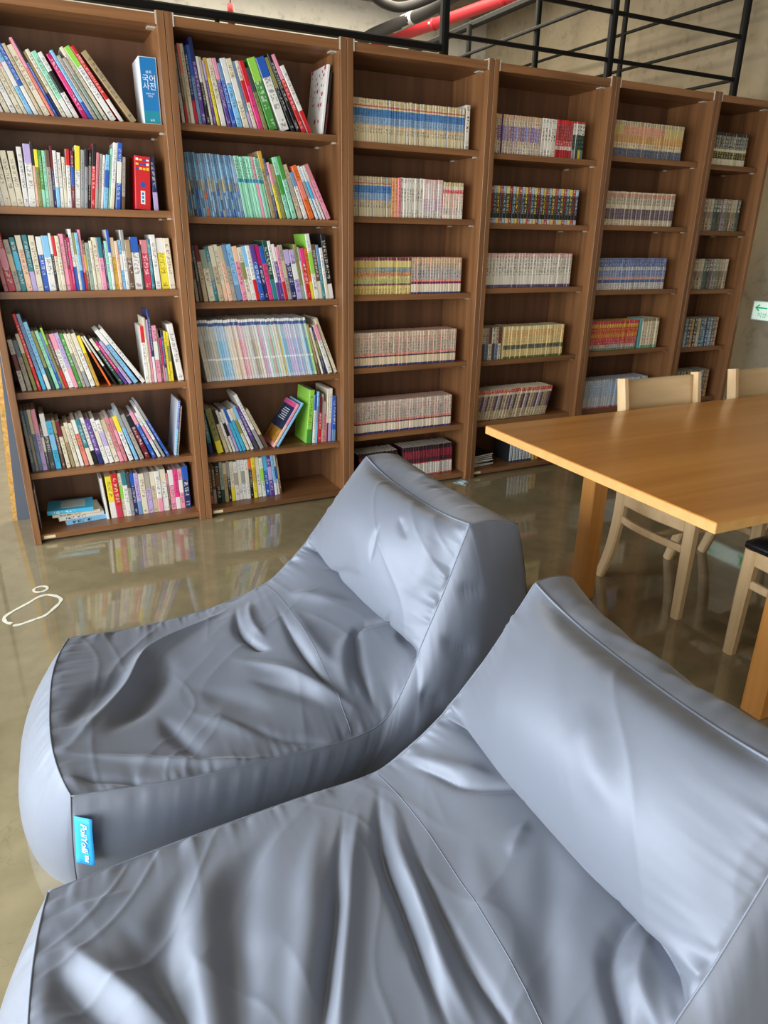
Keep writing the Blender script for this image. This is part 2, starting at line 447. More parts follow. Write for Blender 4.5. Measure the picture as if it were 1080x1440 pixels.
# ------------------------------------------------------------------ books
PAL = {'wh': ('white', (232, 229, 222)), 'cr': ('cream', (226, 216, 190)), 'be': ('beige', (204, 186, 154)), 'tn': ('tan', (172, 148, 108)),
       'gd': ('golden', (206, 164, 62)), 'ye': ('yellow', (240, 220, 60)), 'or': ('orange', (236, 112, 40)), 'co': ('coral', (238, 132, 116)),
       'pk': ('pink', (238, 154, 176)), 'hp': ('hot pink', (232, 62, 132)), 'mg': ('magenta', (194, 20, 104)), 'rd': ('red', (208, 36, 42)),
       'mr': ('maroon', (114, 30, 42)), 'cm': ('crimson', (204, 62, 88)), 'br': ('brown', (108, 78, 58)), 'bk': ('black', (30, 28, 30)),
       'dg': ('dark grey', (72, 74, 78)), 'gy': ('grey', (156, 156, 156)), 'gg': ('greige', (174, 164, 152)), 'sl': ('slate', (102, 124, 140)),
       'nv': ('navy', (36, 46, 98)), 'bl': ('blue', (40, 92, 184)), 'lb': ('light blue', (136, 196, 234)), 'cy': ('cyan', (72, 184, 224)),
       'tl': ('teal', (50, 128, 138)), 'mt': ('mint', (156, 220, 190)), 'gn': ('green', (72, 152, 62)), 'lg': ('lime green', (152, 214, 82)),
       'dn': ('dark green', (30, 78, 62)), 'ol': ('olive', (144, 144, 84)), 'lv': ('lilac', (190, 170, 216)), 'pu': ('purple', (96, 62, 144)),
       'dp': ('dusty pink', (212, 132, 138)), 'pe': ('peach', (242, 198, 168)), 'sb': ('steel blue', (112, 148, 186)), 'gr': ('grey green', (150, 166, 150))}
LINC = {k: lin(v[1]) for k, v in PAL.items()}
ORD = ['first', 'second', 'third', 'fourth', 'fifth', 'sixth', 'seventh', 'eighth', 'ninth', 'tenth', 'eleventh', 'twelfth', 'thirteenth', 'fourteenth',
       'fifteenth', 'sixteenth', 'seventeenth', 'eighteenth', 'nineteenth', 'twentieth']
TENS = ['', '', 'twenty', 'thirty', 'forty', 'fifty', 'sixty']
def ordinal(n):
    if n <= 20: return ORD[n - 1]
    if n % 10 == 0: return TENS[n // 10][:-1] + 'ieth'
    return TENS[n // 10] + '-' + ORD[n % 10 - 1]
SHELF_NAME = ['top', 'second', 'third', 'fourth', 'fifth', 'bottom']

def book_data(t, h, d, bands, hard, side=None):
    """cover: a U of two boards and a spine, spine faces split into printed bands; returns verts, faces, band colours, ink colours, uvs"""
    c = min(0.0024 if hard else 0.0018, t * 0.2)
    V, Fc, B, I, UV = [], [], [], [], []
    base = bands[0][2]
    off = (random.randint(0, 400), random.randint(0, 400))
    def quad(p, col, ink=None, uv=None):
        i = len(V); V.extend(p); Fc.append((i, i + 1, i + 2, i + 3))
        B.append(col); I.append(ink if ink else (0, 0, 0, 0)); UV.append(uv if uv else [(0, 0)] * 4)
    e = min(0.16 * t, 0.0022); r = min(0.0016, 0.14 * t)        # rounded spine edges
    for (z0, z1, col, ink) in bands:
        a, b = z0 * h, z1 * h
        quad([(e, 0, a), (t - e, 0, a), (t - e, 0, b), (e, 0, b)], col, ink,
             [(off[0] + 0.15, off[1] + a / t), (off[0] + 0.85, off[1] + a / t), (off[0] + 0.85, off[1] + b / t), (off[0] + 0.15, off[1] + b / t)])
        quad([(0, r, a), (e, 0, a), (e, 0, b), (0, r, b)], col)
        quad([(t - e, 0, a), (t, r, a), (t, r, b), (t - e, 0, b)], col)
    side = side or bands[len(bands) // 2][2]
    # outer boards, edges
    quad([(0, d, 0), (0, r, 0), (0, r, h), (0, d, h)], side)
    quad([(t, r, 0), (t, d, 0), (t, d, h), (t, r, h)], side)
    quad([(c, c, 0), (c, d, 0), (c, d, h), (c, c, h)], side)
    quad([(t - c, d, 0), (t - c, c, 0), (t - c, c, h), (t - c, d, h)], side)
    quad([(t - c, c, 0), (c, c, 0), (c, c, h), (t - c, c, h)], side)
    quad([(0, d, 0), (0, d, h), (c, d, h), (c, d, 0)], side)
    quad([(t - c, d, 0), (t - c, d, h), (t, d, h), (t, d, 0)], side)
    for z, fl in ((0.0, True), (h, False)):
        for (x0_, x1_, y0_, y1_) in ((e, t - e, 0, c), (0, c, c, d), (t - c, t, c, d)):
            q = [(x0_, y0_, z), (x1_, y0_, z), (x1_, y1_, z), (x0_, y1_, z)]
            quad(q[::-1] if fl else q, side)
    return V, Fc, B, I, UV, c

def cover_mesh(name, V, Fc, B, I, UV):
    me = bpy.data.meshes.new(name)
    me.from_pydata(V, [], Fc)
    for nm, src in (('band', B), ('ink', I)):
        at = me.color_attributes.new(nm, 'FLOAT_COLOR', 'CORNER')
        at.data.foreach_set('color', np.repeat(np.array(src, 'f'), 4, axis=0).ravel())
    uv = me.uv_layers.new(name='print')
    uv.data.foreach_set('uv', np.array(UV, 'f').ravel())
    me.materials.append(M['cover'])
    return me

STUFF = [[], [], [], [], []]     # rows past the countable ones, gathered into one object
STUFF_PAGES = [[], []]
BOXF = [(0, 1, 3, 2), (4, 6, 7, 5), (0, 4, 5, 1), (2, 3, 7, 6), (0, 2, 6, 4), (1, 5, 7, 3)]
def page_box(t, h, d, c, hard):
    iz = 0.003 if hard else 0.0004
    iy = 0.003 if hard else 0.0006
    return [(x, y, z) for x in (c, t - c) for y in (c, d - iy) for z in (iz, h - iz)]

def put_book(name, label, cat, group, t, h, d, bands, loc, ang, hard=False, yaw=0.0, individual=True, side=None):
    V, Fc, B, I, UV, c = book_data(t, h, d, bands, hard, side)
    P = page_box(t, h, d, c, hard)
    if individual:
        o = bpy.data.objects.new(name, cover_mesh(name, V, Fc, B, I, UV)); COL.objects.link(o)
        o.location = loc; o.rotation_euler = (0, -ang, yaw)
        tag(o, label, cat, group)
        mesh_obj('page_block', P, BOXF, M['paper'], o)
        return o
    mw = Matrix.Translation(loc) @ Matrix.Rotation(-ang, 4, 'Y')
    n = len(STUFF[0])
    STUFF[0].extend([tuple(mw @ Vector(v)) for v in V]); STUFF[1].extend([tuple(n + i for i in f) for f in Fc])
    STUFF[2].extend(B); STUFF[3].extend(I); STUFF[4].extend(UV)
    n = len(STUFF_PAGES[0])
    STUFF_PAGES[0].extend([tuple(mw @ Vector(v)) for v in P]); STUFF_PAGES[1].extend([tuple(n + i for i in f) for f in BOXF])

def poly(t, h, a):
    """corners of a leaning book with its lowest corner on the shelf at x = 0 (a > 0: top goes left)"""
    ca, sa = math.cos(a), math.sin(a)
    pts = [(0, 0), (t * ca, t * sa), (t * ca - h * sa, t * sa + h * ca), (-h * sa, h * ca)]
    m = min(p[1] for p in pts)
    return [(x, z - m) for x, z in pts]
def extent(pts, z, right):
    xs = []
    for i in range(4):
        (xa, za), (xb, zb) = pts[i], pts[(i + 1) % 4]
        if abs(zb - za) < 1e-9:
            if abs(za - z) < 1e-6: xs += [xa, xb]
            continue
        k = (z - za) / (zb - za)
        if -1e-6 <= k <= 1 + 1e-6: xs.append(xa + k * (xb - xa))
    if not xs: return None
    return max(xs) if right else min(xs)
def gap_between(A, B):
    """how far B must move right to clear A"""
    best = -9.0
    for z in [p[1] for p in A] + [p[1] for p in B]:
        r, l = extent(A, z, True), extent(B, z, False)
        if r is not None and l is not None: best = max(best, r - l)
    return best

def px_to_x(cal, x0, x1, u):
    """positions along a shelf were measured in units of cal; three-point map to metres"""
    u0, um, u1 = cal
    xm = (x0 + x1) / 2
    return (x0 * (u - um) * (u - u1) / ((u0 - um) * (u0 - u1)) + xm * (u - u0) * (u - u1) / ((um - u0) * (um - u1)) + x1 * (u - u0) * (u - um) / ((u1 - u0) * (u1 - um)))

def lay_row(entries, xi1, start):
    """packs leaning books side by side so that none cuts into its neighbour; runs are stretched to their measured ends"""
    placed = list(start)
    groups = []
    for e in entries:
        if not groups or e.get('gap'): groups.append([])
        groups[-1].append(e)
    for gi, g in enumerate(groups):
        target = min(g[-1]['end'], xi1)
        for later in (groups[gi + 1][0],) if gi + 1 < len(groups) else ():
            # leave room for the lean of the next run
            target = min(target, later['x'] - max(0.0, later['h'] * math.sin(later['a'])) + max(0.0, g[-1]['h'] * math.sin(g[-1]['a'])))
        def run(k):
            pl, xs = list(placed), []
            for i, e in enumerate(g):
                q = poly(e['t'] * k, e['h'], e['a'])
                need = max(gap_between(r, q) for r in pl[-4:] + pl[:1]) + 0.0004
                x = max(e['x'], need) if i == 0 else need
                xs.append(x); pl.append([(px + x, pz) for px, pz in q])
            return pl, xs
        lo, hi = 0.35, 1.35
        for it in range(18):
            k = (lo + hi) / 2
            pl, xs = run(k)
            base_end = max(p[0] for p in pl[-1])
            far = max(max(p[0] for p in q) for q in pl[len(placed):])
            if base_end > target or far > xi1: hi = k
            else: lo = k
        pl, xs = run(lo)
        for e, x in zip(g, xs):
            e['x'] = x; e['t'] *= lo
        placed = pl
    return max(max(p[0] for p in q) for q in placed)

def spine_bands(c1, c2, rnd):
    """a plausible printed spine from one or two colours"""
    a = LINC[c1]; b = LINC[c2] if c2 else None
    lum = 0.3 * a[0] + 0.6 * a[1] + 0.1 * a[2]
    dark = lin(rnd.choice([(40, 36, 40), (60, 50, 48), (34, 44, 80), (90, 30, 36)])); lite = lin((240, 238, 230))
    ink = (dark if lum > 0.22 else lite)[:3] + (0.62,)
    z = [0.0, 0.05, rnd.uniform(0.10, 0.16), rnd.uniform(0.28, 0.42), rnd.uniform(0.84, 0.92), 1.0]
    out = [(0, z[1], a, None), (z[1], z[2], a, ink), (z[2], z[3], a, None), (z[3], z[4], a, ink), (z[4], 1, a, None)]
    if b is not None:
        mode = rnd.random()
        if mode < 0.5:      # second colour at the head
            k = rnd.uniform(0.6, 0.75)
            out = [(0, z[1], a, None), (z[1], z[2], a, ink), (z[2], 0.3, a, None), (0.3, k, a, ink), (k, 1, b, None)]
        elif mode < 0.8:    # at the foot
            k = rnd.uniform(0.22, 0.4)
            out = [(0, k, b, None), (k, k + 0.08, a, None), (k + 0.08, 0.9, a, ink), (0.9, 1, a, None)]
        else:               # a panel in the middle
            out = [(0, 0.14, a, None), (0.14, 0.4, a, ink), (0.4, 0.72, b, None), (0.72, 0.92, a, ink), (0.92, 1, a, None)]
    return out

def parse(spec):
    out = []
    for tok in spec.replace('\n', ';').split(';'):
        tok = tok.strip()
        if not tok: continue
        p = tok.split()
        a, b = p[0].split('_')
        cs = p[1].split('/')
        out.append((float(a), float(b), cs[0], cs[1] if len(cs) > 1 else None, float(p[2]) / 1000.0))
    return out

def angle_at(keys, u):
    us = [k[0] for k in keys]; av = [math.radians(k[1]) for k in keys]
    return float(np.interp(u, us, av))

# each row: case, shelf, (crop origin, crop scale), calibration u0/um/u1, lean keys, depth, books "from_to colour[/second] height"
ROWS = []
def row(case, shelf, org, sc, cal, lean, spec, depth=0.15, set_back=0.035, kind='book'):
    ROWS.append((case, shelf, org, sc, cal, lean, parse(spec), depth, set_back, kind))

row(1, 0, 0, 4.32, (-48.9, 97.1, 228.1), [(-200, 14), (0, 20), (300, 24), (600, 28), (760, 33), (835, 36)], '''
-120_-85 tl 250; -85_-50 cr 245; -50_-15 gy/wh 250; -15_25 cr/bk 225; 28_70 wh/rd 240; 72_112 cr/rd 236; 113_140 cr/pk 230; 141_178 lb/wh 262; 180_214 bl/wh 290; 216_244 be 258; 246_294 cr 255
296_320 co/pk 285; 321_339 bl/bk 280; 340_364 tn/nv 240; 366_398 cr 250; 400_444 mt/wh 245; 446_484 wh/bk 246; 515_549 mg/hp 246; 552_578 lb/bl 262; 580_608 gg 245; 610_638 gr/gg 240
641_669 cr 285; 672_718 wh/lg 290; 722_752 rd/wh 300; 803_835 tn 292''')
row(1, 1, 0, 4.154, (-25.0, 113.7, 238.8), [(-60, 6), (60, 5), (150, 2), (190, -2), (400, -3), (500, -7), (700, -10), (780, -6), (880, -5), (900, 0)], '''
-80_-45 gn/wh 215; -42_-5 wh/gy 210; 0_24 wh/gg 205; 28_70 cr 208; 74_112 cr 205; 114_152 cr 205; 160_190 wh 222; 191_234 wh/lv 234; 236_252 pe/bk 245; 253_275 ol/ye 216; 276_296 gn/mt 214; 297_318 mt 214; 319_344 gg/br 216; 345_361 nv/mr 232; 362_384 wh/lb 216
386_409 wh 210; 410_429 cr 194; 430_454 wh/rd 225; 455_474 mr/bl 220; 476_508 wh/ye 240; 510_532 gy 226; 534_553 gy/bk 230; 554_572 bk/gy 232; 574_598 rd/bk 252; 599_616 dp/gg 220; 617_634 gg 216; 635_650 wh 212; 651_676 lb/bl 214
677_690 mt 240; 691_716 wh/cr 262; 718_746 bl/wh 262; 747_768 gg/br 208; 902_930 nv/lv 214''')
row(1, 2, 0, 4.154, (-3.5, 128.8, 248.5), [(0, 6), (60, 6), (150, 4), (250, 1), (900, 0.5), (945, 3)], '''
-12_14 dp/be 230; 16_60 cm/pk 232; 62_94 gg/be 205; 96_128 tl/cy 214; 130_164 pe/cr 222; 165_194 tl/lv 224; 196_230 cr 222; 233_266 bl/wh 218; 268_308 wh/lb 222; 309_324 bk/wh 232; 325_344 cr/rd 222; 345_368 cr 222; 370_396 pk 230; 399_414 mr/cm 230; 415_429 mg/hp 216
430_449 wh/bl 250; 450_464 cr/ol 236; 465_484 lb/bl 236; 485_500 pk/rd 248; 501_515 br/gd 206; 516_540 gr 196; 541_558 cr 204; 559_586 cr 218; 587_614 pk/tl 218; 615_627 pu 190; 628_646 mt 204; 648_665 wh/bl 250; 666_689 gd/be 218; 690_708 pe 204
710_729 lb/wh 208; 730_751 wh/gy 250; 755_785 br/tn 210; 793_838 wh/bl 222; 840_850 bk/dn 190; 855_896 cm/dp 210; 898_914 tl 214; 915_945 wh 232; 948_992 ye/wh 218; 995_1028 cr 218''')
row(1, 3, 0, 3.857, (21.6, 146.4, 259.9), [(80, 6), (170, 9), (300, 12), (450, 12), (545, 14), (620, 26), (790, 33), (800, 0), (960, 2), (975, 7)], '''
76_104 wh/mr 226; 106_134 gg/sl 222; 150_172 ol/cr 250; 176_196 rd 350; 197_220 sb/cy 335; 222_246 lb/wh 300; 256_275 ol/dn 262; 277_300 mt 262; 301_315 bl/sb 255; 316_330 ol/lg 276; 342_362 br/rd 246; 366_398 wh/pk 246; 400_424 lv/pk 250; 427_450 gn 246; 452_470 gg/cr 246; 472_494 cr/gy 246
496_524 wh/cr 246; 527_548 gd/ye 236; 590_610 or/cr 244; 612_634 wh/bk 250; 655_674 dn/cr 240; 675_692 mg/pu 226; 694_714 lv/gy 226; 722_750 lb/wh 286; 768_796 wh 298
800_822 wh/rd 262; 823_836 cr/be 300; 837_850 pk/lv 290; 851_866 nv/wh 340; 867_894 pk/wh 262; 895_904 br 248; 905_916 hp/pk 206; 917_930 nv/gy 238; 931_946 ye 236; 947_962 ye/ol 232; 966_1000 wh 268''', 0.165, 0.03)
row(1, 4, 0, 3.6, (41.6, 160.6, 269.2), [(140, 2), (300, 3), (370, 6), (460, 9), (660, 12), (760, 18), (862, 25)], '''
140_160 sl/gy 285; 161_178 gg/sl 285; 179_200 sb/cr 288; 202_228 lv/pk 288; 229_244 dg/cr 215; 246_274 dg/wh 265; 287_318 cy/lb 228; 319_336 br/tn 232; 346_369 cr/mr 226; 371_391 tn/be 200; 392_414 cr 216; 415_436 cr/wh 212; 437_461 co/wh 226; 462_486 tl/cr 226; 488_511 wh/bk 232; 513_541 pu/nv 226; 543_569 wh/cr 226
571_598 wh/lv 216; 600_627 cr/be 216; 629_652 dp/pk 226; 654_672 dp/pk 222; 674_700 wh/ye 230; 702_722 lb/gy 262; 724_748 gg/gy 236; 750_778 mr/bk 228; 780_802 bl/pk 250; 804_822 wh/pk 246; 824_840 wh/gy 282; 842_860 bl/gy 300''', 0.165, 0.03)
row(1, 5, 0, 3.6, (56.2, 170.9, 275.9), [(180, 1), (215, 1), (560, 2), (980, 1)], '''
197_212 wh/lv 200; 568_596 ye/wh 218; 600_627 rd/cm 230; 630_647 cr/lg 228; 649_671 wh/tl 230; 673_688 gy/dg 226; 690_708 nv/bl 222; 709_729 lv/sb 220; 731_757 cr 214; 759_784 lv/gg 216; 786_808 be/cr 216; 810_833 wh/pk 218; 836_863 wh/cr 222; 865_874 br/dp 200; 876_900 pk/wh 214; 902_922 hp/wh 214; 924_944 pk/wh 214; 947_974 nv/bl 224''', 0.15, 0.05)

row(2, 0, 235, 4.075, (247.7, 364.2, 470.0), [(80, 4), (230, 7), (350, 12), (550, 17), (680, 21), (830, 27)], '''
88_108 wh/gy 290; 109_122 br/rd 292; 123_138 be/co 300; 139_162 cr/wh 300; 163_182 nv/rd 292; 184_204 sb/bl 300; 206_230 pu/nv 330; 236_254 bk/wh 262; 255_269 cr/be 262; 270_284 pu/lv 250; 285_304 ye/gd 262; 306_338 cr/wh 262; 341_366 pu/pk 266; 371_394 bl/sb 250; 396_430 lb/wh 270; 432_468 cr/wh 272
470_488 sb/lv 266; 490_514 cr/rd 270; 516_546 hp/rd 272; 548_574 ol/dg 250; 580_632 gn/lg 290; 655_712 wh/bl 300; 716_741 bk/ol 310; 743_766 bk 330; 768_794 rd/pk 330; 800_830 wh/rd 290''', 0.19)
row(2, 1, 250, 4.32, (258.5, 369.8, 471.3), [(60, 4), (400, 9), (550, 11), (700, 15), (930, 26)], '''
572_600 tn/gd 290; 602_618 nv/gy 262; 620_638 ye/pk 246; 640_664 ol/tn 240; 668_696 mt/gn 270; 698_728 mt/gn 276; 738_768 be/gg 244; 772_800 wh/sb 214; 804_838 or/co 246; 842_862 wh/gy 250; 863_880 wh/cy 250; 882_898 wh/pk 256; 900_930 pk/dp 262''', 0.17)
row(2, 2, 250, 4.32, (268.4, 375.0, 472.4), [(100, 4), (200, 8), (400, 10), (700, 10), (950, 8)], '''
112_130 gg/br 250; 132_148 dg/br 250; 160_184 be/mr 250; 196_230 cr/gr 232; 231_250 tl/gr 246; 251_279 be/cr 250; 281_304 cr/pe 256; 306_330 pe/be 250; 332_354 gg/sb 256; 356_386 lb/sb 258; 388_416 pk/pe 250; 420_444 cr/ol 246; 446_468 wh/lb 250; 470_492 wh/rd 254; 494_522 bl/pu 254; 524_548 nv/mg 258; 550_574 hp/bl 252
576_602 dn/tl 276; 604_622 wh/pu 276; 623_641 pu/wh 262; 643_662 pk/rd 250; 664_686 gg/be 258; 690_720 nv/lv 236; 722_752 lv/wh 236; 754_772 ol/gr 262; 776_784 wh/gy 250; 786_810 rd/hp 242; 812_830 or/ye 242; 834_858 wh/lg 310; 860_882 br/cr 262; 884_900 tl/sb 260; 901_918 wh/cr 246; 922_948 bk/wh 310''', 0.17)
row(2, 3, 260, 4.5, (277.8, 379.8, 473.5), [(100, 8), (830, 12), (880, 16), (975, 22)], '''
838_856 tn/br 262; 858_876 cr/wh 246; 878_896 nv/ol 250; 900_940 wh/pk 262; 944_974 cr/be 300''', 0.2, 0.02)
row(2, 4, 270, 4.696, (286.3, 384.3, 474.5), [(110, 6), (220, 14), (400, 20), (510, 26)], '''
118_142 tl/nv 215; 172_218 ol/ye 240; 226_252 be/bk 235; 254_274 cr/wh 232; 276_296 wh/bk 225; 298_318 lv/wh 238; 320_340 cy/bl 240; 342_366 cy/wh 235; 368_392 cr/ol 240; 394_418 wh/lb 250; 420_446 pu/dg 246; 450_478 wh/gy 320; 480_506 be/br 235''', 0.165, 0.035)
row(2, 5, 270, 4.696, (292.1, 387.3, 475.2), [(110, 1), (400, 2), (500, 4), (605, 6)], '''
128_150 br/dp 210; 152_172 br/gg 208; 175_205 bk/br 222; 208_230 gr/dn 222; 232_255 tn/be 216; 257_276 bk/gy 222; 278_302 cr/ye 218; 304_328 wh/gg 216; 330_352 wh/cr 222; 354_376 wh/gy 222; 378_402 wh/cr 222; 404_422 bk/or 226; 424_448 ye/gd 228; 450_476 wh/cr 226; 478_500 wh/lg 222; 502_526 bl/cy 228; 528_553 pu/lv 226; 556_574 lb/wh 228; 576_588 wh/bl 226; 590_603 br/tn 224''', 0.15, 0.05)

COUNT = {}
REG = {}
def next_on(case, shelf):
    COUNT[(case, shelf)] = COUNT.get((case, shelf), 0) + 1
    return COUNT[(case, shelf)]
def describe(t, h, c1, c2, a, kind):
    size = 'slim ' if t < 0.0135 else ('thick ' if t > 0.03 else '')
    tall = 'tall ' if h > 0.285 else ''
    col = PAL[c1][0] + (' and ' + PAL[c2][0] if c2 else '')
    return (tall or size) + col + ' ' + kind

def where(case, shelf, n):
    return '%s from left on %s shelf of %s bookcase' % (ordinal(n), SHELF_NAME[shelf], CASE_NAME[case])

def place_entries(case, shelf, ents, depth, set_back, kind, groupname, individual=True, rnd=random, start=None):
    """ents: dict(x,t,h,a,c1,c2,bands)"""
    x0, x1 = case_x(case); xi0, xi1 = x0 + T + 0.001, x1 - T - 0.001
    cur = [dict(e) for e in ents]
    for i, e in enumerate(cur):
        e.setdefault('end', e['x'] + e['t'] / math.cos(e['a']))
        if i and e['x'] - cur[i - 1]['end'] > 0.012: e['gap'] = True
    wall = [[(xi0 - 0.05, 0), (xi0, 0), (xi0, 0.4), (xi0 - 0.05, 0.4)]]
    lim = ents[-1].get('limit', xi1)
    m = lay_row(cur, lim, wall + ([list(q) for q in start] if start else []))
    if m > lim + 0.0005: print('ROW OVERFLOW', case, shelf, round(m - lim, 4))
    z = SHELF_Z[case][shelf]
    placed = []
    for e in cur:
        t, h, a = max(0.003, e['t'] - 0.0003), e['h'], e['a']
        pl = poly(t, h, a)
        # the turning point of the object is its lower left corner
        ca, sa = math.cos(a), math.sin(a)
        m = min(0.0, t * sa)
        loc = (e['x'], SHELF_BACK + set_back + rnd.uniform(0, 0.006), z - m + 0.0003)
        placed.append([(px + e['x'], pz) for px, pz in pl])
        n = next_on(case, shelf)
        lab = None
        if individual:
            lab = e.get('label') or (describe(t, h, e['c1'], e['c2'], a, kind.replace('_', ' ')) + ', ' + where(case, shelf, n))
            words = lab.split()
            if len(words) > 16: lab = describe(0.02, h, e['c1'], None, a, kind.replace('_', ' ')) + ', ' + where(case, shelf, n)
        put_book(kind, lab, 'comic' if kind == 'comic_book' else 'book', groupname, t, h, depth * rnd.uniform(0.95, 1.0), e['bands'], loc, a, hard=e.get('hard', False), individual=individual)
    return placed

GROUPS = {1: 'mixed books in the leftmost bookcase', 2: 'mixed books in the second bookcase'}
KEEP = {}
def thin_run(case, shelf, org, sc, cal, u0, u1, n, h, lean, cols, bandf, kind):
    x0, x1 = case_x(case)
    xa, xb = px_to_x(cal, x0 + T, x1 - T, org + u0 / sc), px_to_x(cal, x0 + T, x1 - T, org + u1 / sc)
    ents = []
    for i in range(n):
        f = i / n
        u = u0 + (u1 - u0) * f
        a = angle_at(lean, u)
        c1, c2 = cols(i)
        ents.append(dict(x=xa + (xb - xa) * f, t=(xb - xa) / n * math.cos(a), h=h + random.uniform(-0.002, 0.002), a=a, c1=c1, c2=c2, bands=bandf(c1, c2)))
    return ents

def strip_bands(c1, c2):
    b = LINC[c2]
    b = tuple(v * 0.72 + 0.22 for v in b[:3]) + (1.0,)
    a = tuple(v * 0.5 + 0.36 for v in b[:3]) + (1.0,)
    ink = tuple(v * 0.55 for v in b[:3]) + (0.7,)
    return [(0, 0.06, a, None), (0.06, 0.34, b, ink), (0.34, 0.37, lin((235, 232, 226)), None), (0.37, 0.66, b, ink), (0.66, 0.90, a, ink), (0.90, 0.955, lin((76, 96, 150)), None), (0.955, 1, lin((232, 230, 226)), None)]
def pattern_bands(c1, c2):
    a, b = LINC[c1], LINC[c2]
    r = random.uniform
    g = lambda k: tuple(v * k for v in b[:3]) + (1.0,)
    ink = lin(random.choice([(40, 60, 110), (60, 110, 140), (210, 214, 200), (120, 100, 80), (230, 200, 160)]))[:3] + (1.0,)
    z = [r(0.08, 0.14), r(0.26, 0.36), r(0.40, 0.46), r(0.55, 0.66), r(0.8, 0.88)]
    mid = lin(random.choice([(176, 170, 150), (120, 130, 140), (150, 160, 160), (190, 176, 140), (90, 120, 150)]))
    return [(0, z[0], a, ink), (z[0], z[1], g(0.8), ink), (z[1], z[2], a, ink), (z[2], z[3], mid, ink), (z[3], z[4], g(1.1), ink), (z[4], 1, g(0.75), ink)]
def mint_bands(c1, c2):
    a = LINC[c1]
    return [(0, 0.58, a, None), (0.58, 0.64, lin((60, 140, 170)), None), (0.64, 0.95, a, lin((25, 25, 30))[:3] + (1.0,)), (0.95, 1, a, None)]

for (case, shelf, org, sc, cal, lean, spec, depth, sb, kind) in ROWS:
    x0, x1 = case_x(case)
    rnd = random.Random(case * 17 + shelf)
    ents = []
    for (a_, b_, c1, c2, h) in spec:
        xa = px_to_x(cal, x0 + T, x1 - T, org + a_ / sc); xb = px_to_x(cal, x0 + T, x1 - T, org + b_ / sc)
        an = angle_at(lean, (a_ + b_) / 2)
        h = min(h, 0.335)
        ents.append(dict(x=xa, t=max(0.005, (xb - xa) * math.cos(an)), h=h, a=an, end=xb, c1=c1, c2=c2, bands=spine_bands(c1, c2, rnd), hard=rnd.random() < 0.25))
    pre = None
    if (case, shelf) == (2, 1):
        seq = ['ol', 'gy', 'sl', 'dg', 'sb', 'bl', 'sb', 'lb', 'sl', 'or', 'sb', 'lb', 'bl', 'sl', 'sb', 'bl', 'cr', 'sb', 'bl', 'lb', 'sl', 'bl', 'sb', 'lb', 'sb', 'bl']
        e1 = thin_run(2, 1, org, sc, cal, 66, 408, 26, 0.262, lean, lambda i: (seq[i], 'sb' if i % 3 else 'lb'), pattern_bands, 'picture_book')
        e2 = thin_run(2, 1, org, sc, cal, 410, 568, 9, 0.262, lean, lambda i: ('pk' if i == 6 else 'mt', 'mt'), mint_bands, 'picture_book')
        pre = place_entries(2, 1, e1, 0.19, sb, 'picture_book', 'thin picture books in the second bookcase')
        pre = place_entries(2, 1, e2, 0.19, sb, 'picture_book', 'thin picture books in the second bookcase', start=pre)
    if (case, shelf) == (2, 3):
        seq = ['cr', 'cr', 'gg', 'gr', 'gg', 'be', 'gr', 'lb', 'cy', 'lb', 'lb', 'cr', 'cr', 'pe', 'cr', 'pe', 'pk', 'pk', 'cr', 'wh', 'gg', 'tn', 'be', 'wh', 'pk', 'lv', 'wh', 'mt', 'dp', 'mt', 'cr', 'cr', 'ye', 'lb', 'cy', 'lv', 'lv', 'lv', 'lb', 'lv', 'lb', 'wh', 'lb', 'cy', 'lg']
        e1 = thin_run(2, 3, org, sc, cal, 130, 832, len(seq), 0.296, lean, lambda i: ('wh' if seq[i] in ('lb', 'pk', 'cy') else 'cr', seq[i]), strip_bands, 'picture_book')
        pre = place_entries(2, 3, e1, 0.21, 0.02, 'picture_book', 'thin picture books in the second bookcase')
    KEEP[(case, shelf)] = place_entries(case, shelf, ents, depth, sb, kind, GROUPS[case], rnd=rnd, start=pre)

# ---- single books that stand out
CAL = {(r[0], r[1]): (r[2], r[3], r[4]) for r in ROWS}
def X_at(case, shelf, u):
    org, sc, cal = CAL[(case, shelf)]
    x0, x1 = case_x(case)
    return px_to_x(cal, x0 + T, x1 - T, org + u / sc)
def rgb(*c): return lin(c)
C0 = lin((206, 210, 218)); INK_D = lin((30, 30, 34))[:3] + (1.0,); INK_W = lin((240, 240, 236))[:3] + (1.0,)

def single(case, shelf, xl, t, h, d, a_deg, bands, label, kind='book', set_back=0.03, hard=True, yaw=0.0, group=None, side=None):
    a = math.radians(a_deg)
    m = min(0.0, t * math.sin(a))
    next_on(case, shelf)
    return put_book(kind, label, 'book', group or GROUPS[case], t, h, d, bands, (xl, SHELF_BACK + set_back, SHELF_Z[case][shelf] - m + 0.0003), a, hard=hard, yaw=yaw, side=side)

# the blue dictionary in its pale slipcase
dx = X_at(1, 0, 872)
dic = empty('dictionary', (dx, SHELF_BACK + 0.012, SHELF_Z[1][0] + 0.0005))
tag(dic, 'thick blue Korean dictionary standing alone at the right of the top shelf', 'book', GROUPS[1])
DT, DH = 0.072, 0.246
box('slipcase', 0, DT, 0.002, 0.165, 0, DH, M['ink_white'], dic, 0.001)
M['dict_blue'] = plain('dictionary_blue', (26, 120, 184), 0.4)
M['dict_teal'] = plain('dictionary_teal', (30, 140, 160), 0.4)
sp = box('spine', 0.004, DT - 0.004, 0.0, 0.004, 0.05, DH - 0.003, M['dict_blue'], dic)
box('spine_foot', 0.004, DT - 0.004, 0.0, 0.004, 0.003, 0.05, M['dict_teal'], dic)
face = Matrix.Translation((DT / 2, -0.0004, 0)) @ Matrix.Rotation(math.radians(90), 4, 'X')
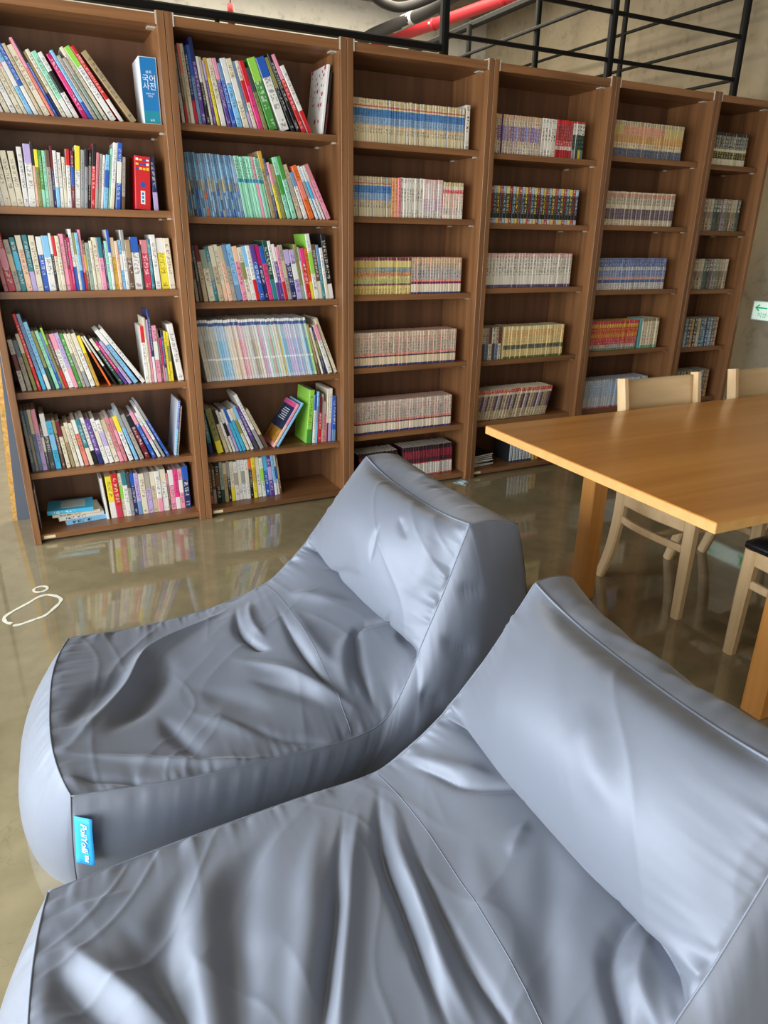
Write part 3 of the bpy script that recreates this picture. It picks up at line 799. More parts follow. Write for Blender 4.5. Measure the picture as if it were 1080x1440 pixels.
for body, size, z in (('보리', 0.013, 0.190), ('국어', 0.030, 0.166), ('사전', 0.030, 0.138), ('토박이 사전', 0.007, 0.112), ('편찬실', 0.007, 0.103), ('보리', 0.010, 0.014)):
    glyphs('lettering', body, size, M['ink_white'], sp if z > 0.05 else dic, Matrix.Translation((0, 0, z)) @ face)

# the wide red volume with the flag pattern, and the slim navy one at the end of the second shelf
xr = X_at(1, 1, 792)
red = rgb(206, 34, 40)
ro = single(1, 1, xr, 0.064, 0.212, 0.15, -5, [(0, 0.62, red, None), (0.62, 1, red, None)], 'wide red volume with small flags at its head, second shelf of leftmost bookcase')
flag_cols = [('flag_white', (236, 236, 230)), ('flag_blue', (30, 80, 170)), ('flag_green', (40, 140, 80)), ('flag_yellow', (240, 200, 50))]
for nm, c in flag_cols: M[nm] = plain(nm, c, 0.5)
rr = random.Random(3)
for i in range(4):
    for j in range(3):
        box('flag_patch', 0.004 + i * 0.0145, 0.004 + i * 0.0145 + 0.011, -0.0005, 0.0, 0.158 + j * 0.018, 0.158 + j * 0.018 + rr.uniform(0.006, 0.012), M[flag_cols[rr.randrange(4)][0]], ro)
box('title_panel', 0.023, 0.041, -0.0006, 0.0, 0.022, 0.075, M['flag_white'], ro, 0.0)
for k in range(3):
    box('print_mark', 0.028, 0.036, -0.0009, -0.0006, 0.029 + k * 0.015, 0.039 + k * 0.015, M['dict_blue'], ro)
bmd = bmesh.new(); bmesh.ops.create_circle(bmd, cap_ends=True, segments=16, radius=0.011)
me_rot = Matrix.Translation((0.033, -0.0006, 0.10)) @ Matrix.Rotation(math.radians(90), 4, 'X'); bmesh.ops.transform(bmd, matrix=me_rot, verts=bmd.verts[:])
bm_obj('emblem', bmd, M['flag_blue'], ro)
# leaning pair on the fifth shelf
single(1, 4, X_at(1, 4, 884), 0.010, 0.275, 0.19, -9, [(0, 0.5, LINC['cy'], INK_W), (0.5, 1, LINC['bl'], INK_W)], 'slim blue-spined grey book tilted right, alone near end of fifth shelf of leftmost bookcase', side=C0)
single(1, 4, X_at(1, 4, 896), 0.008, 0.25, 0.18, -9, [(0, 1, LINC['br'], INK_W)], 'slim brown book tilted right, last on fifth shelf of leftmost bookcase')
# flat pile on the bottom shelf: lowest first
pile = [(0.024, 0.130, 0.190, 6, 'lb', 'pale blue book at the bottom of the flat pile', 0.245), (0.021, 0.150, 0.205, 5, 'wh', 'white book second from bottom of the flat pile', 0.222),
        (0.016, 0.150, 0.215, 0, 'cr', 'cream book third from bottom of the flat pile', 0.20), (0.020, 0.150, 0.205, -4, 'cy', 'cyan-blue book lying on top of the flat pile', 0.175)]
zc = SHELF_Z[1][5] + 0.0004
for t, d, h, yaw, c, lab, cx in pile:
    V, Fc, B, I, UV, c_ = book_data(t, h, d, [(0, 0.15, LINC[c], None), (0.15, 0.6, LINC[c], INK_D if c != 'cy' else INK_W), (0.6, 1, LINC[c], None)], False)
    # lying down: spine to the front, cover up
    lay = Matrix.Translation((cx - h / 2, SHELF_BACK + 0.045, zc)) @ Matrix.Rotation(math.radians(yaw), 4, 'Z') @ Matrix(((0, 0, 1, 0), (0, 1, 0, 0), (-1, 0, 0, t), (0, 0, 0, 1)))
    o = bpy.data.objects.new('book', cover_mesh('book', V, Fc, B, I, UV)); COL.objects.link(o)
    o.matrix_world = lay
    tag(o, lab + ', bottom shelf of leftmost bookcase', 'book', GROUPS[1])
    mesh_obj('page_block', page_box(t, h, d, c_, False), BOXF, M['paper'], o)
    if c == 'cy':
        M['pale_print'] = plain('pale_print', (196, 206, 196), 0.5)
        box('cover_print', -0.0004, 0.0, 0.03, 0.13, 0.06, 0.17, M['pale_print'], o)
    zc += t + 0.0006
single(1, 5, X_at(1, 5, 545), 0.012, 0.215, 0.15, 3, [(0, 1, LINC['wh'], None)], 'white book with plain spine beside the flat pile, bottom shelf of leftmost bookcase', hard=False, set_back=0.05)

# picture books tilted right at the end of the top shelf of the second bookcase
fl = single(2, 0, X_at(2, 0, 876), 0.014, 0.292, 0.205, -8, [(0, 1, LINC['wh'], None)], 'white picture book with red flowers tilted right, top shelf of second bookcase')
M['petal'] = plain('red_petal_print', (190, 40, 58), 0.5); M['twig'] = plain('brown_twig_print', (96, 74, 70), 0.5)
rr = random.Random(11)
for k in range(26):
    y, z = rr.uniform(0.02, 0.19), rr.uniform(0.12, 0.285) if k > 3 else rr.uniform(0.02, 0.1)
    r = rr.uniform(0.004, 0.011)
    mesh_obj('printed_petal', [(-0.0004, y + r * math.cos(a) * 1.0, z + r * math.sin(a)) for a in [i * math.pi / 3 for i in range(6)]], [(5, 4, 3, 2, 1, 0)], M['petal'], fl)
for k in range(7):
    y, z = rr.uniform(0.02, 0.15), rr.uniform(0.05, 0.26)
    a = rr.uniform(0.4, 1.4); l = rr.uniform(0.03, 0.07)
    dy, dz = math.cos(a) * l, math.sin(a) * l
    mesh_obj('printed_twig', [(-0.0003, y, z), (-0.0003, y + 0.002, z), (-0.0003, y + dy + 0.002, z + dz), (-0.0003, y + dy, z + dz)], [(3, 2, 1, 0)], M['twig'], fl)
single(2, 0, X_at(2, 0, 898), 0.009, 0.262, 0.20, -8, [(0, 0.5, LINC['bk'], lin((190, 30, 60))[:3] + (1.0,)), (0.5, 1, LINC['bk'], None)], 'black book with red lettering, last on top shelf of second bookcase')

# fifth shelf of the second bookcase: the tilted pair and the upright ones behind
nb = single(2, 4, X_at(2, 4, 530), 0.014, 0.262, 0.185, -34, [(0, 0.5, LINC['pe'], None), (0.5, 1, LINC['pk'], None)], 'navy book with pink and golden cover tilted steeply right, fifth shelf of second bookcase')
M['navy_print'] = plain('navy_cover_print', (44, 54, 84), 0.45, noise=0.25, nscale=30); M['gold_print'] = plain('golden_cover_print', (196, 140, 58), 0.45, noise=0.4, nscale=40); M['hot_print'] = plain('pink_cover_print', (232, 90, 150), 0.45)
box('cover_print', -0.0006, 0.0, 0.004, 0.182, 0.10, 0.235, M['navy_print'], nb); box('cover_band', -0.0006, 0.0, 0.004, 0.182, 0.02, 0.10, M['gold_print'], nb); box('cover_edge', -0.0006, 0.0, 0.004, 0.182, 0.235, 0.258, M['hot_print'], nb)
for k in range(6):
    box('print_line', -0.0009, -0.0006, 0.05, 0.15 - 0.01 * (k % 3), 0.15 + k * 0.012, 0.154 + k * 0.012, M['ink_white'], nb)
single(2, 4, X_at(2, 4, 556), 0.012, 0.268, 0.185, -34, [(0, 1, LINC['lb'], None)], 'light blue book under the steeply tilted navy book, fifth shelf of second bookcase')
g5 = [(752, 786, 'lg', 'gn', 290, -6, 'broad lime green book'), (790, 808, 'wh', 'bl', 262, -4, 'white and blue book'), (812, 826, 'lb', 'sb', 280, -4, 'light blue book'), (828, 850, 'rd', 'mr', 250, -3, 'dark red book'),
      (852, 862, 'gg', 'cr', 262, -3, 'slim greige book'), (864, 888, 'dp', 'gg', 222, -3, 'dusty pink book'), (890, 902, 'cr', 'mr', 290, -3, 'slim cream book'), (904, 926, 'wh', 'lv', 290, -3, 'tall white book'), (930, 956, 'bl', 'sb', 246, -2, 'blue book')]
ents = []
for a_, b_, c1, c2, h, an, nm in g5:
    xa, xb = X_at(2, 4, a_), X_at(2, 4, b_)
    ents.append(dict(x=xa, t=(xb - xa), h=h / 1000, a=math.radians(an), c1=c1, c2=c2, bands=spine_bands(c1, c2, random.Random(a_)), label=nm + ' in the right-hand group, fifth shelf of second bookcase', limit=case_x(2)[1] - T - 0.002))
place_entries(2, 4, ents, 0.19, 0.03, 'book', GROUPS[2])

# ------------------------------------------------------------------ comic volumes
def C(*c): return lin(c)
def J(c, k=0.13):
    f = 1 + random.uniform(-k, k); return tuple(v * f for v in c[:3]) + (1.0,)
def bands_from(spec):
    """spec: list of (from, to, rgb, ink rgb or None); tiny print differences from volume to volume"""
    return [(a, b, J(C(*c)), (lin(i)[:3] + (1.0,)) if i else None) for a, b, c, i in spec]
CREAM, DARK = (226, 208, 164), (52, 44, 46)
def p_bluecream(i, dim=1.0):
    c = tuple(v * dim for v in CREAM)
    return [(0, .22, c, None), (.22, .34, c, DARK), (.34, .42, c, (210, 120, 100)), (.42, .60, (150, 176, 200), (60, 96, 150)), (.60, .78, (58, 112, 168), (120, 160, 200)), (.78, .82, c, None), (.82, .85, (206, 90, 70), None), (.85, 1, c, (150, 110, 70))]
def p_solid(c, ink=None): return lambda i: [(0, .1, c, None), (.1, .9, c, ink), (.9, 1, c, None)]
def p_white(i): return [(0, .2, (232, 224, 206), (90, 90, 96)), (.2, .4, (230, 222, 206), None), (.4, .75, (230, 222, 206), DARK), (.75, .88, (234, 228, 214), None), (.88, .95, (230, 222, 206), DARK), (.95, 1, (228, 220, 204), None)]
def p_pink(i): return [(0, .2, (230, 222, 206), (120, 120, 130)), (.2, .5, (226, 208, 206), (150, 100, 160)), (.5, .9, (236, 226, 216), (214, 130, 130)), (.9, 1, (232, 190, 180), None)]
def p_redtop(i): return [(0, .12, (236, 228, 208), None), (.12, .3, (232, 224, 206), (80, 70, 110)), (.3, .7, (232, 222, 200), (206, 110, 100)), (.7, .8, (210, 60, 60), (240, 220, 210)), (.8, .9, (232, 222, 200), None), (.9, 1, (196, 180, 110), (240, 240, 220))]
def p_olive(i):
    y = (206, 178, 96) if i < 9 else (222, 200, 124)
    m = (200, 110, 70)
    return [(0, .16, y, (150, 120, 60)), (.16, .24, y, None), (.24, .30, (110, 60, 80), (200, 160, 90)), (.30, .42, (170, 176, 110), (230, 210, 140)), (.42, .5, y, (80, 110, 130)), (.5, .6, m, (230, 190, 120)), (.6, .74, (110, 136, 150) if i >= 9 else (150, 140, 100), (210, 200, 150)), (.74, .92, y, None), (.92, 1, (140, 60, 60), (90, 60, 120))]
def p_grey(i): return [(0, .04, (44, 62, 120), None), (.04, .27, (236, 222, 194), None), (.27, .33, (120, 40, 80), (30, 26, 30)), (.33, .40, (230, 130, 120), (236, 200, 180)), (.40, .66, (190, 184, 172), (60, 66, 96)), (.66, .84, (206, 190, 164), (110, 70, 70)), (.84, 1, (214, 190, 150), (196, 110, 96))]
def p_beige(i): return [(0, .05, (44, 62, 112), None), (.05, .27, (228, 208, 172), None), (.27, .31, (44, 34, 36), (120, 90, 80)), (.31, .38, (222, 140, 124), (232, 190, 170)), (.38, .70, (206, 188, 164), (96, 82, 88)), (.70, .86, (216, 190, 166), (150, 90, 80)), (.86, 1, (220, 202, 172), (170, 130, 110))]
def p_whiter(i): return [(0, .05, (46, 58, 120), None), (.05, .29, (232, 220, 194), None), (.29, .33, (50, 40, 44), (150, 120, 110)), (.33, .40, (222, 130, 118), (238, 200, 184)), (.40, .72, (208, 194, 176), (104, 90, 100)), (.72, .88, (220, 202, 184), (150, 90, 90)), (.88, 1, (222, 208, 190), (150, 130, 120))]
def p_darkred(i): return [(0, .05, (200, 100, 90), None), (.05, .42, (226, 220, 208), (170, 160, 150)), (.42, .46, (180, 50, 60), None), (.46, .60, (52, 26, 36), (140, 60, 70)), (.60, .86, (122, 26, 46), (190, 80, 90)), (.86, 1, (50, 28, 36), None)]
def p_lilac(i):
    m = [(150, 110, 160), (130, 140, 190), (170, 120, 120), (120, 100, 150)][i % 4]
    return [(0, .18, (226, 210, 176), (70, 90, 150)), (.18, .34, (222, 204, 170), (90, 80, 110)), (.34, .72, m, (226, 214, 196)), (.72, .9, (224, 206, 172), (130, 90, 90)), (.9, 1, (216, 180, 140), None)]
def p_red(i): return [(0, .22, (176, 24, 40), None), (.22, .32, (226, 214, 200), (60, 50, 60)), (.32, .46, (196, 40, 48), (230, 200, 190)), (.46, .9, (150, 36, 44), (210, 130, 120)), (.9, 1, (206, 40, 46), None)]
def p_blackgreen(i): return [(0, .25, [(150, 150, 150), (60, 60, 60), (220, 200, 60), (90, 120, 110)][i % 4], None), (.25, .65, (30, 34, 36), (70, 140, 110)), (.65, .95, (226, 220, 206), (30, 30, 30)), (.95, 1, (200, 60, 60), None)]
def p_multi(i):
    k = [(150, 180, 200), (210, 210, 200), (180, 40, 46), (214, 196, 130), (90, 130, 180), (226, 200, 60), (190, 70, 110), (120, 160, 150)][(i * 5 + i // 3) % 8]
    m = [(44, 46, 44), (34, 44, 48), (60, 34, 36), (40, 54, 40)][i % 4]
    return [(0, .14, k, (230, 226, 210)), (.14, .28, (30, 34, 34), None), (.28, .82, m, tuple(min(255, v * 1.1) for v in k)), (.82, 1, k, (230, 226, 210))]
def p_plainwhite(i): return [(0, .09, (52, 62, 104), (150, 100, 110)), (.09, .36, (232, 222, 204), None), (.36, .56, (226, 216, 198), (70, 90, 84)), (.56, .9, (228, 218, 202), (96, 92, 92)), (.9, 1, (222, 190, 176), (200, 90, 90))]
def p_mix(i): return [(0, .5, [(120, 140, 160), (220, 208, 180), (90, 70, 66)][i % 3], (60, 70, 90)), (.5, 1, [(190, 170, 140), (120, 70, 60), (206, 196, 170)][i % 3], (60, 46, 46))]
def p_tan(i): return [(0, .06, (90, 110, 60), None), (.06, .28, (222, 196, 136), (190, 160, 100)), (.28, .42, (70, 76, 70), (150, 150, 110)), (.42, .68, (226, 202, 142), (196, 140, 80)), (.68, .88, (222, 192, 130), (210, 110, 70)), (.88, 1, (226, 206, 150), None)]
def p_redlean(i):
    m = [(176, 160, 120), (170, 140, 110), (110, 80, 120), (180, 176, 160), (120, 90, 110)][i % 5]
    return [(0, .3, (204, 186, 146), (110, 80, 80)), (.3, .8, m, (90, 60, 60)), (.8, .88, (216, 200, 170), None), (.88, 1, (196, 44, 40), (230, 190, 170))]
def p_salmon(i):
    top = (222, 150, 118) if 6 < i < 24 else (206, 190, 110)
    return [(0, .24, (72, 84, 104), (130, 140, 160)), (.24, .40, (226, 206, 168), (120, 100, 90)), (.40, .62, (216, 170, 110), (190, 130, 80)), (.62, .88, top, (226, 196, 170)), (.88, 1, (210, 196, 150), (90, 90, 130))]
def p_manga(i): return [(0, .18, (220, 206, 176), (150, 120, 100)), (.18, .5, (130, 110, 120), (50, 44, 60)), (.5, .62, (222, 208, 180), None), (.62, .84, (206, 194, 168), (90, 100, 90)), (.84, .95, (206, 150, 130), None), (.95, 1, (216, 200, 170), None)]
def p_blueband(i): return [(0, .22, (214, 208, 196), (150, 130, 130)), (.22, .32, (92, 106, 150), None), (.32, .4, (216, 150, 120), (200, 200, 190)), (.4, .62, (150, 160, 190), (70, 84, 140)), (.62, .74, (206, 206, 190), (110, 120, 160)), (.74, 1, (82, 98, 150), (190, 196, 206))]
def p_redyel(i): return [(0, .08, (120, 140, 110), None), (.08, .2, (190, 184, 180), (170, 90, 80)), (.2, .44, (196, 44, 56), (226, 180, 170)), (.44, .56, (214, 150, 60), (226, 60, 60)), (.56, .78, (196, 48, 52), (230, 190, 80)), (.78, .9, (220, 176, 70), (190, 50, 50)), (.9, 1, (196, 60, 80), None)]
def p_tealcream(i): return p_solid((110, 170, 170))(i) if i == 0 else [(0, .1, (110, 160, 120), None), (.1, .9, (224, 212, 180), (180, 130, 110)), (.9, 1, (150, 130, 100), None)]
def p_silver(i): return [(0, .06, (210, 130, 140), None), (.06, .4, (214, 214, 216), (180, 180, 186)), (.4, .9, (170, 186, 206), (226, 226, 230)), (.9, 1, (206, 208, 210), (90, 100, 110))]
def p_bw(i): return [(0, .2, (214, 204, 176), None), (.2, .42, (40, 38, 40), (200, 190, 80)), (.42, .5, (216, 206, 180), None), (.5, .9, (96, 104, 90) if i % 2 else (70, 74, 90), (214, 206, 180)), (.9, 1, (34, 32, 34), None)]
def p_dull(i):
    c = [(120, 116, 92), (150, 128, 104), (96, 110, 100), (164, 140, 150), (180, 160, 130), (84, 84, 84), (140, 150, 120), (190, 178, 150)][(i * 3) % 8]
    return [(0, .4, c, (60, 56, 52)), (.4, .6, tuple(v * .8 for v in c), None), (.6, 1, c, (220, 210, 190))]
def p_bluish(i):
    c = [(70, 110, 140), (110, 150, 170), (60, 80, 110), (140, 170, 190), (90, 90, 100), (186, 130, 70), (60, 56, 54), (206, 190, 140)][i % 8]
    return [(0, .5, c, (220, 220, 216)), (.5, 1, tuple(v * .85 for v in c), (220, 210, 180))]

COMIC_DESC = {p_bluecream: 'cream and blue', p_white: 'white black-lettered', p_pink: 'pinkish white', p_redtop: 'cream red-banded', p_olive: 'yellow striped', p_grey: 'grey-white pink-striped', p_beige: 'beige blue-footed',
              p_whiter: 'pale blue-footed', p_darkred: 'dark red white-footed', p_lilac: 'cream and lilac', p_red: 'red', p_blackgreen: 'black and white', p_multi: 'black-spined'}
# positions along the shelf in metres from the case's left inner side: measured start and end of each run
CU = {3: [(486.3, 581.2, 668.1), (486.8, 578.6, 662.9), (487.4, 575.8, 657.3), (487.9, 573.2, 652.1), (488.4, 570.9, 647.3), (488.8, 569.1, 643.7)],
      4: [(681.5, 760.4, 833.2), (675.7, 752.3, 823.2), (670.2, 744.8, 813.9), (664.2, 736.4, 803.5), (659.1, 729.3, 794.7), (655.3, 723.9, 788.0)],
      5: [(845.5, 912.2, 974.3), (834.4, 899.5, 960.1), (824.0, 887.5, 946.7), (814.2, 876.1, 934.0), (804.9, 865.3, 922.0), (798.0, 857.3, 913.0)],
      6: [(983.8, 1021.6, 1057.8), (968.9, 1005.9, 1041.4), (955.6, 991.9, 1026.7), (942.5, 978.0, 1012.2), (930.8, 965.7, 999.1), (921.7, 956.0, 989.0)]}
def XC(case, shelf, u):
    x0, x1 = case_x(case)
    return px_to_x(CU[case][shelf], x0 + T, x1 - T, u)
def comics(case, shelf, u0, u1, n, h, pat, lean=0.0, lean1=None, individual=True, depth=0.125, set_back=0.02, start=None, desc=None):
    xa, xb = XC(case, shelf, u0), XC(case, shelf, u1)
    xa = max(xa, case_x(case)[0] + T + 0.001)
    ents = []
    for i in range(n):
        a = math.radians(lean + ((lean1 - lean) * i / max(1, n - 1) if lean1 is not None else 0.0))
        e = dict(x=xa + (xb - xa) * i / n, t=(xb - xa) / n * math.cos(a), h=h + random.uniform(-0.0008, 0.0008), a=a, c1='cr', c2=None, bands=bands_from(pat(i)))
        if individual:
            k = COUNT.get((case, shelf), 0) + i + 1
            e['label'] = '%s comic volume, %s' % (desc or COMIC_DESC[pat], where(case, shelf, k))
        ents.append(e)
    return place_entries(case, shelf, ents, depth, set_back, 'comic_book', 'comic volumes in rows', individual=individual, start=start)

pl = comics(3, 0, 486.5, 649, 45, 0.186, p_bluecream)
comics(3, 0, 650.5, 656, 1, 0.204, p_white, desc='taller white', start=pl)
pl = comics(3, 1, 487, 548, 16, 0.183, lambda i: p_bluecream(i, 0.9), desc='cream and blue')
pl = comics(3, 1, 548.5, 557, 2, 0.184, p_solid((226, 160, 110), (160, 100, 70)), desc='orange', start=pl)
pl = comics(3, 1, 557, 561, 1, 0.184, p_solid((232, 140, 150), DARK), desc='pink', start=pl)
pl = comics(3, 1, 561, 591.5, 8, 0.186, p_white, start=pl)
pl = comics(3, 1, 592, 619.5, 8, 0.184, p_pink, start=pl)
comics(3, 1, 620, 647.5, 8, 0.176, p_redtop, start=pl)
pl = comics(3, 2, 487.5, 575, 21, 0.182, p_olive)
comics(3, 2, 576, 645.5, 19, 0.184, p_grey, start=pl)
comics(3, 3, 488, 638, 40, 0.182, p_beige)
comics(3, 4, 488.5, 631.5, 40, 0.180, p_whiter)
pl = comics(3, 5, 510, 565, 14, 0.182, p_darkred, lean=13)
comics(3, 5, 566, 633, 20, 0.182, p_darkred, lean=3, lean1=1, start=pl)
pl = comics(4, 0, 682, 700, 4, 0.185, p_lilac)
pl = comics(4, 0, 703, 756, 15, 0.185, p_lilac, start=pl)
pl = comics(4, 0, 757, 777, 5, 0.186, p_white, start=pl)
pl = comics(4, 0, 777.5, 800, 7, 0.186, p_red, start=pl)
comics(4, 0, 800.5, 816, 4, 0.186, p_blackgreen, start=pl)
comics(4, 1, 676, 807, 31, 0.187, p_multi)
# the farther rows, too many to count: one object
N = dict(individual=False)
comics(4, 2, 671, 798, 32, 0.184, p_plainwhite, **N)
pl = comics(4, 3, 665, 701, 8, 0.186, p_mix, **N)
comics(4, 3, 704, 787, 25, 0.186, p_tan, start=pl, **N)
comics(4, 4, 660, 772, 28, 0.184, p_redlean, lean=-12, lean1=-14, **N)
comics(5, 0, 846, 953, 32, 0.184, p_salmon, **N)
comics(5, 1, 835, 941, 32, 0.186, p_manga, **N)
comics(5, 2, 824.5, 929, 30, 0.184, p_blueband, **N)
pl = comics(5, 3, 815, 891, 22, 0.182, p_redyel, lean=-3, **N)
comics(5, 3, 893, 919, 7, 0.19, p_tealcream, start=pl, **N)
comics(5, 4, 805.5, 903, 30, 0.184, p_silver, lean=-2, **N)
comics(6, 0, 984, 1042, 17, 0.184, p_bw, **N)
comics(6, 1, 969.5, 1032, 15, 0.19, p_dull, **N)
comics(6, 2, 956, 1015, 14, 0.19, p_dull, **N)
comics(6, 3, 943, 1002, 14, 0.19, p_bluish, **N)
comics(6, 4, 931.5, 989, 14, 0.19, p_bluish, **N)
st = bpy.data.objects.new('comic_volumes', cover_mesh('comic_volumes', *STUFF)); COL.objects.link(st)
tag(st, 'remaining rows of comic volumes in the fourth, fifth and rightmost bookcases', 'comics', kind='stuff')
pg = mesh_obj('page_blocks', STUFF_PAGES[0], STUFF_PAGES[1], M['paper'], st); pg['kind'] = 'stuff'

# bottom shelf of the fourth bookcase: flat magazines, then pale volumes
M['mag'] = plain('glossy_black_cover', (34, 34, 36), 0.3)
mz = SHELF_Z[4][5] + 0.0004
for k in range(7):
    yaw = [4, -3, 6, 0, 5, 8, 10][k]
    t = 0.009
    o = empty('magazine', (XC(4, 5, 661 + [0, 2, 1, 3, 4, 5, 7][k]), SHELF_BACK + 0.03 + 0.002 * k, mz), math.radians(yaw))
    tag(o, '%s black-and-white magazine in the flat pile, fourth bookcase bottom shelf' % (['lowest', 'second', 'third', 'fourth', 'fifth', 'sixth', 'topmost'][k]), 'magazine', 'pile of flat magazines')
    box('cover', 0, 0.15, 0, 0.2, t - 0.001, t, M['mag'], o); box('back_cover', 0, 0.15, 0, 0.2, 0, 0.001, M['mag'], o)
    box('page_block', 0.0, 0.149, 0.0005, 0.199, 0.001, t - 0.001, M['paper'] if k % 3 else M['ink_white'], o)
    mz += t + 0.0005
for i in range(9):
    xa = XC(4, 5, 713 + i * 4.6)
    c = [(206, 212, 216), (214, 218, 214), (196, 206, 214), (222, 222, 218), (206, 212, 216), (216, 214, 206), (226, 222, 210), (214, 190, 110), (206, 150, 80)][i]
    bd = [(0, .06, C(60, 70, 90), None), (.06, .7, C(*c), lin((120, 130, 140))[:3] + (1.0,)), (.7, .8, C(70, 110, 90), None), (.8, 1, C(40, 44, 46), None)] if i < 7 else [(0, 1, C(*c), None)]
    next_on(4, 5)
    put_book('book', '%s pale volume from the left beside the magazines on the fourth bookcase bottom shelf' % ordinal(i + 1), 'book', 'pale volumes on the bottom shelf', 0.020, 0.2 if i < 7 else 0.12, 0.16, bd,
             (xa, SHELF_BACK + 0.02, SHELF_Z[4][5] + 0.0003), 0.0, side=C(44, 46, 50) if i < 7 else None)

# ------------------------------------------------------------------ table and chairs
tb = tag(empty('table', (1.535, -1.373, 0), math.radians(-1.2)), 'long honey-coloured wooden table at the right, with thick edge and square legs', 'table')
TL, TW, TZ = 2.4, 1.0, 0.742
top = box('tabletop', 0, TL, -TW, 0, TZ - 0.030, TZ, M['table'], tb, 0.002)
box('edge_band', -0.0012, 0.0, -TW, 0, TZ - 0.028, TZ - 0.002, M['table_edge'], top)
box('edge_band', 0, TL, -TW - 0.0012, -TW, TZ - 0.028, TZ - 0.002, M['table_edge'], top)
for x in (0.43, TL - 0.50):
    for y in (-0.05 - 0.07, -TW + 0.05):
        box('leg', x, x + 0.07, y, y + 0.07, 0.0, TZ - 0.030, M['table_leg'], tb, 0.003)
box('cross_rail', 0.455, 0.475, -TW + 0.12, -0.12, TZ - 0.06, TZ - 0.030, M['table_leg'], tb)

def make_chair(loc, rz, label):
    c = tag(empty('dining_chair', loc, rz), label, 'chair', 'pale wooden chairs around the table')
    for s in (-1, 1):
        pts = catmull([(s * 0.205, 0.225, 0.0), (s * 0.203, 0.185, 0.14), (s * 0.200, 0.165, 0.32), (s * 0.198, 0.174, 0.46), (s * 0.200, 0.211, 0.66), (s * 0.204, 0.246, 0.855)], 4)
        sz = [(0.032, 0.040 + 0.012 * math.sin(math.pi * i / (len(pts) - 1))) for i in range(len(pts))]
        leg = sweep('rear_leg', pts, sz, (1, 0, 0), M['birch'], c)
        # rounded inner shoulder of the post
        sweep('front_leg', [(s * 0.196, -0.190, 0.0), (s * 0.195, -0.188, 0.22), (s * 0.192, -0.184, 0.405)], [(0.038, 0.038), (0.044, 0.044), (0.048, 0.048)], (1, 0, 0), M['birch'], c)
        # side rail of the seat and bent side stretcher
        sweep('side_rail', catmull([(s * 0.198, 0.16, 0.379), (s * 0.205, 0.0, 0.376), (s * 0.194, -0.17, 0.376)], 4), (0.022, 0.055), (1, 0, 0), M['birch_x'], c)
        sweep('side_stretcher', catmull([(s * 0.198, 0.170, 0.296), (s * 0.203, 0.10, 0.284), (s * 0.200, -0.02, 0.278), (s * 0.194, -0.175, 0.280)], 4), (0.018, 0.030), (1, 0, 0), M['birch_x'], c)
    sweep('front_rail', [(-0.18, -0.186, 0.376), (0.18, -0.186, 0.376)], (0.022, 0.055), (0, 1, 0), M['birch_x'], c)
    sweep('rear_rail', [(-0.19, 0.165, 0.379), (0.19, 0.165, 0.379)], (0.022, 0.055), (0, 1, 0), M['birch_x'], c)
    sweep('cross_stretcher', [(-0.195, -0.02, 0.278), (0.195, -0.02, 0.278)], (0.018, 0.026), (0, 1, 0), M['birch_x'], c)
    box('seat_block', 0.19, 0.212, -0.02, 0.01, 0.400, 0.430, M['birch'], c, 0.002)
    box('seat_block', -0.212, -0.19, -0.02, 0.01, 0.400, 0.430, M['birch'], c, 0.002)
    # padded seat
    bm = bmesh.new()
    n = 14
    grid = []
    for zt in (0, 1):
        L = []
        for i in range(n + 1):
            r = []
            for j in range(n + 1):
                u, v = i / n * 2 - 1, j / n * 2 - 1
                w = 0.212 - 0.012 * max(0, v)
                ex = max(abs(u), abs(v)) ** 6
                z = 0.405 if zt == 0 else 0.425 + 0.02 * (1 - ex)
                r.append(bm.verts.new((u * w * (1 - 0.03 * abs(v) ** 6), v * 0.205 * (1 - 0.03 * abs(u) ** 6) - 0.012, z)))
            L.append(r)
        grid.append(L)
    for i in range(n):
        for j in range(n):
            a = grid[1]; bm.faces.new((a[i][j], a[i + 1][j], a[i + 1][j + 1], a[i][j + 1]))
            a = grid[0]; bm.faces.new((a[i][j], a[i][j + 1], a[i + 1][j + 1], a[i + 1][j]))
    per = [(i, 0) for i in range(n)] + [(n, j) for j in range(n)] + [(n - i, n) for i in range(n)] + [(0, n - j) for j in range(n)]
    for k in range(len(per)):
        (i, j), (i2, j2) = per[k], per[(k + 1) % len(per)]
        bm.faces.new((grid[0][i][j], grid[0][i2][j2], grid[1][i2][j2], grid[1][i][j]))
    bmesh.ops.recalc_face_normals(bm, faces=bm.faces[:])
    bm_obj('seat_cushion', bm, M['vinyl'], c, True)
    # bent backrest panel
    bm = bmesh.new(); n = 16; rows = []
    for side in (0, 1):
        L = []
        for i in range(n + 1):
            u = i / n * 2 - 1
            r = []
            for j in range(7):
                z = 0.655 + (0.845 - 0.655) * j / 6 - (0.006 * (1 - u * u) if j == 6 else 0)
                yb = 0.211 + (z - 0.66) * 0.18 + 0.030 * (1 - u * u)
                r.append(bm.verts.new((u * 0.192, yb + (0.012 if side else -0.004), z)))
            L.append(r)
        rows.append(L)
    for i in range(n):
        for j in range(6):
            a = rows[0]; bm.faces.new((a[i][j], a[i + 1][j], a[i + 1][j + 1], a[i][j + 1]))
            a = rows[1]; bm.faces.new((a[i][j], a[i][j + 1], a[i + 1][j + 1], a[i + 1][j]))
        for j in (0, 6):
            bm.faces.new((rows[0][i][j], rows[1][i][j], rows[1][i + 1][j], rows[0][i + 1][j]))
    for i in (0, n):
        for j in range(6):
            bm.faces.new((rows[0][i][j], rows[0][i][j + 1], rows[1][i][j + 1], rows[1][i][j]))
    bmesh.ops.recalc_face_normals(bm, faces=bm.faces[:])
    bm_obj('backrest', bm, M['birch_x'], c, True)
    return c
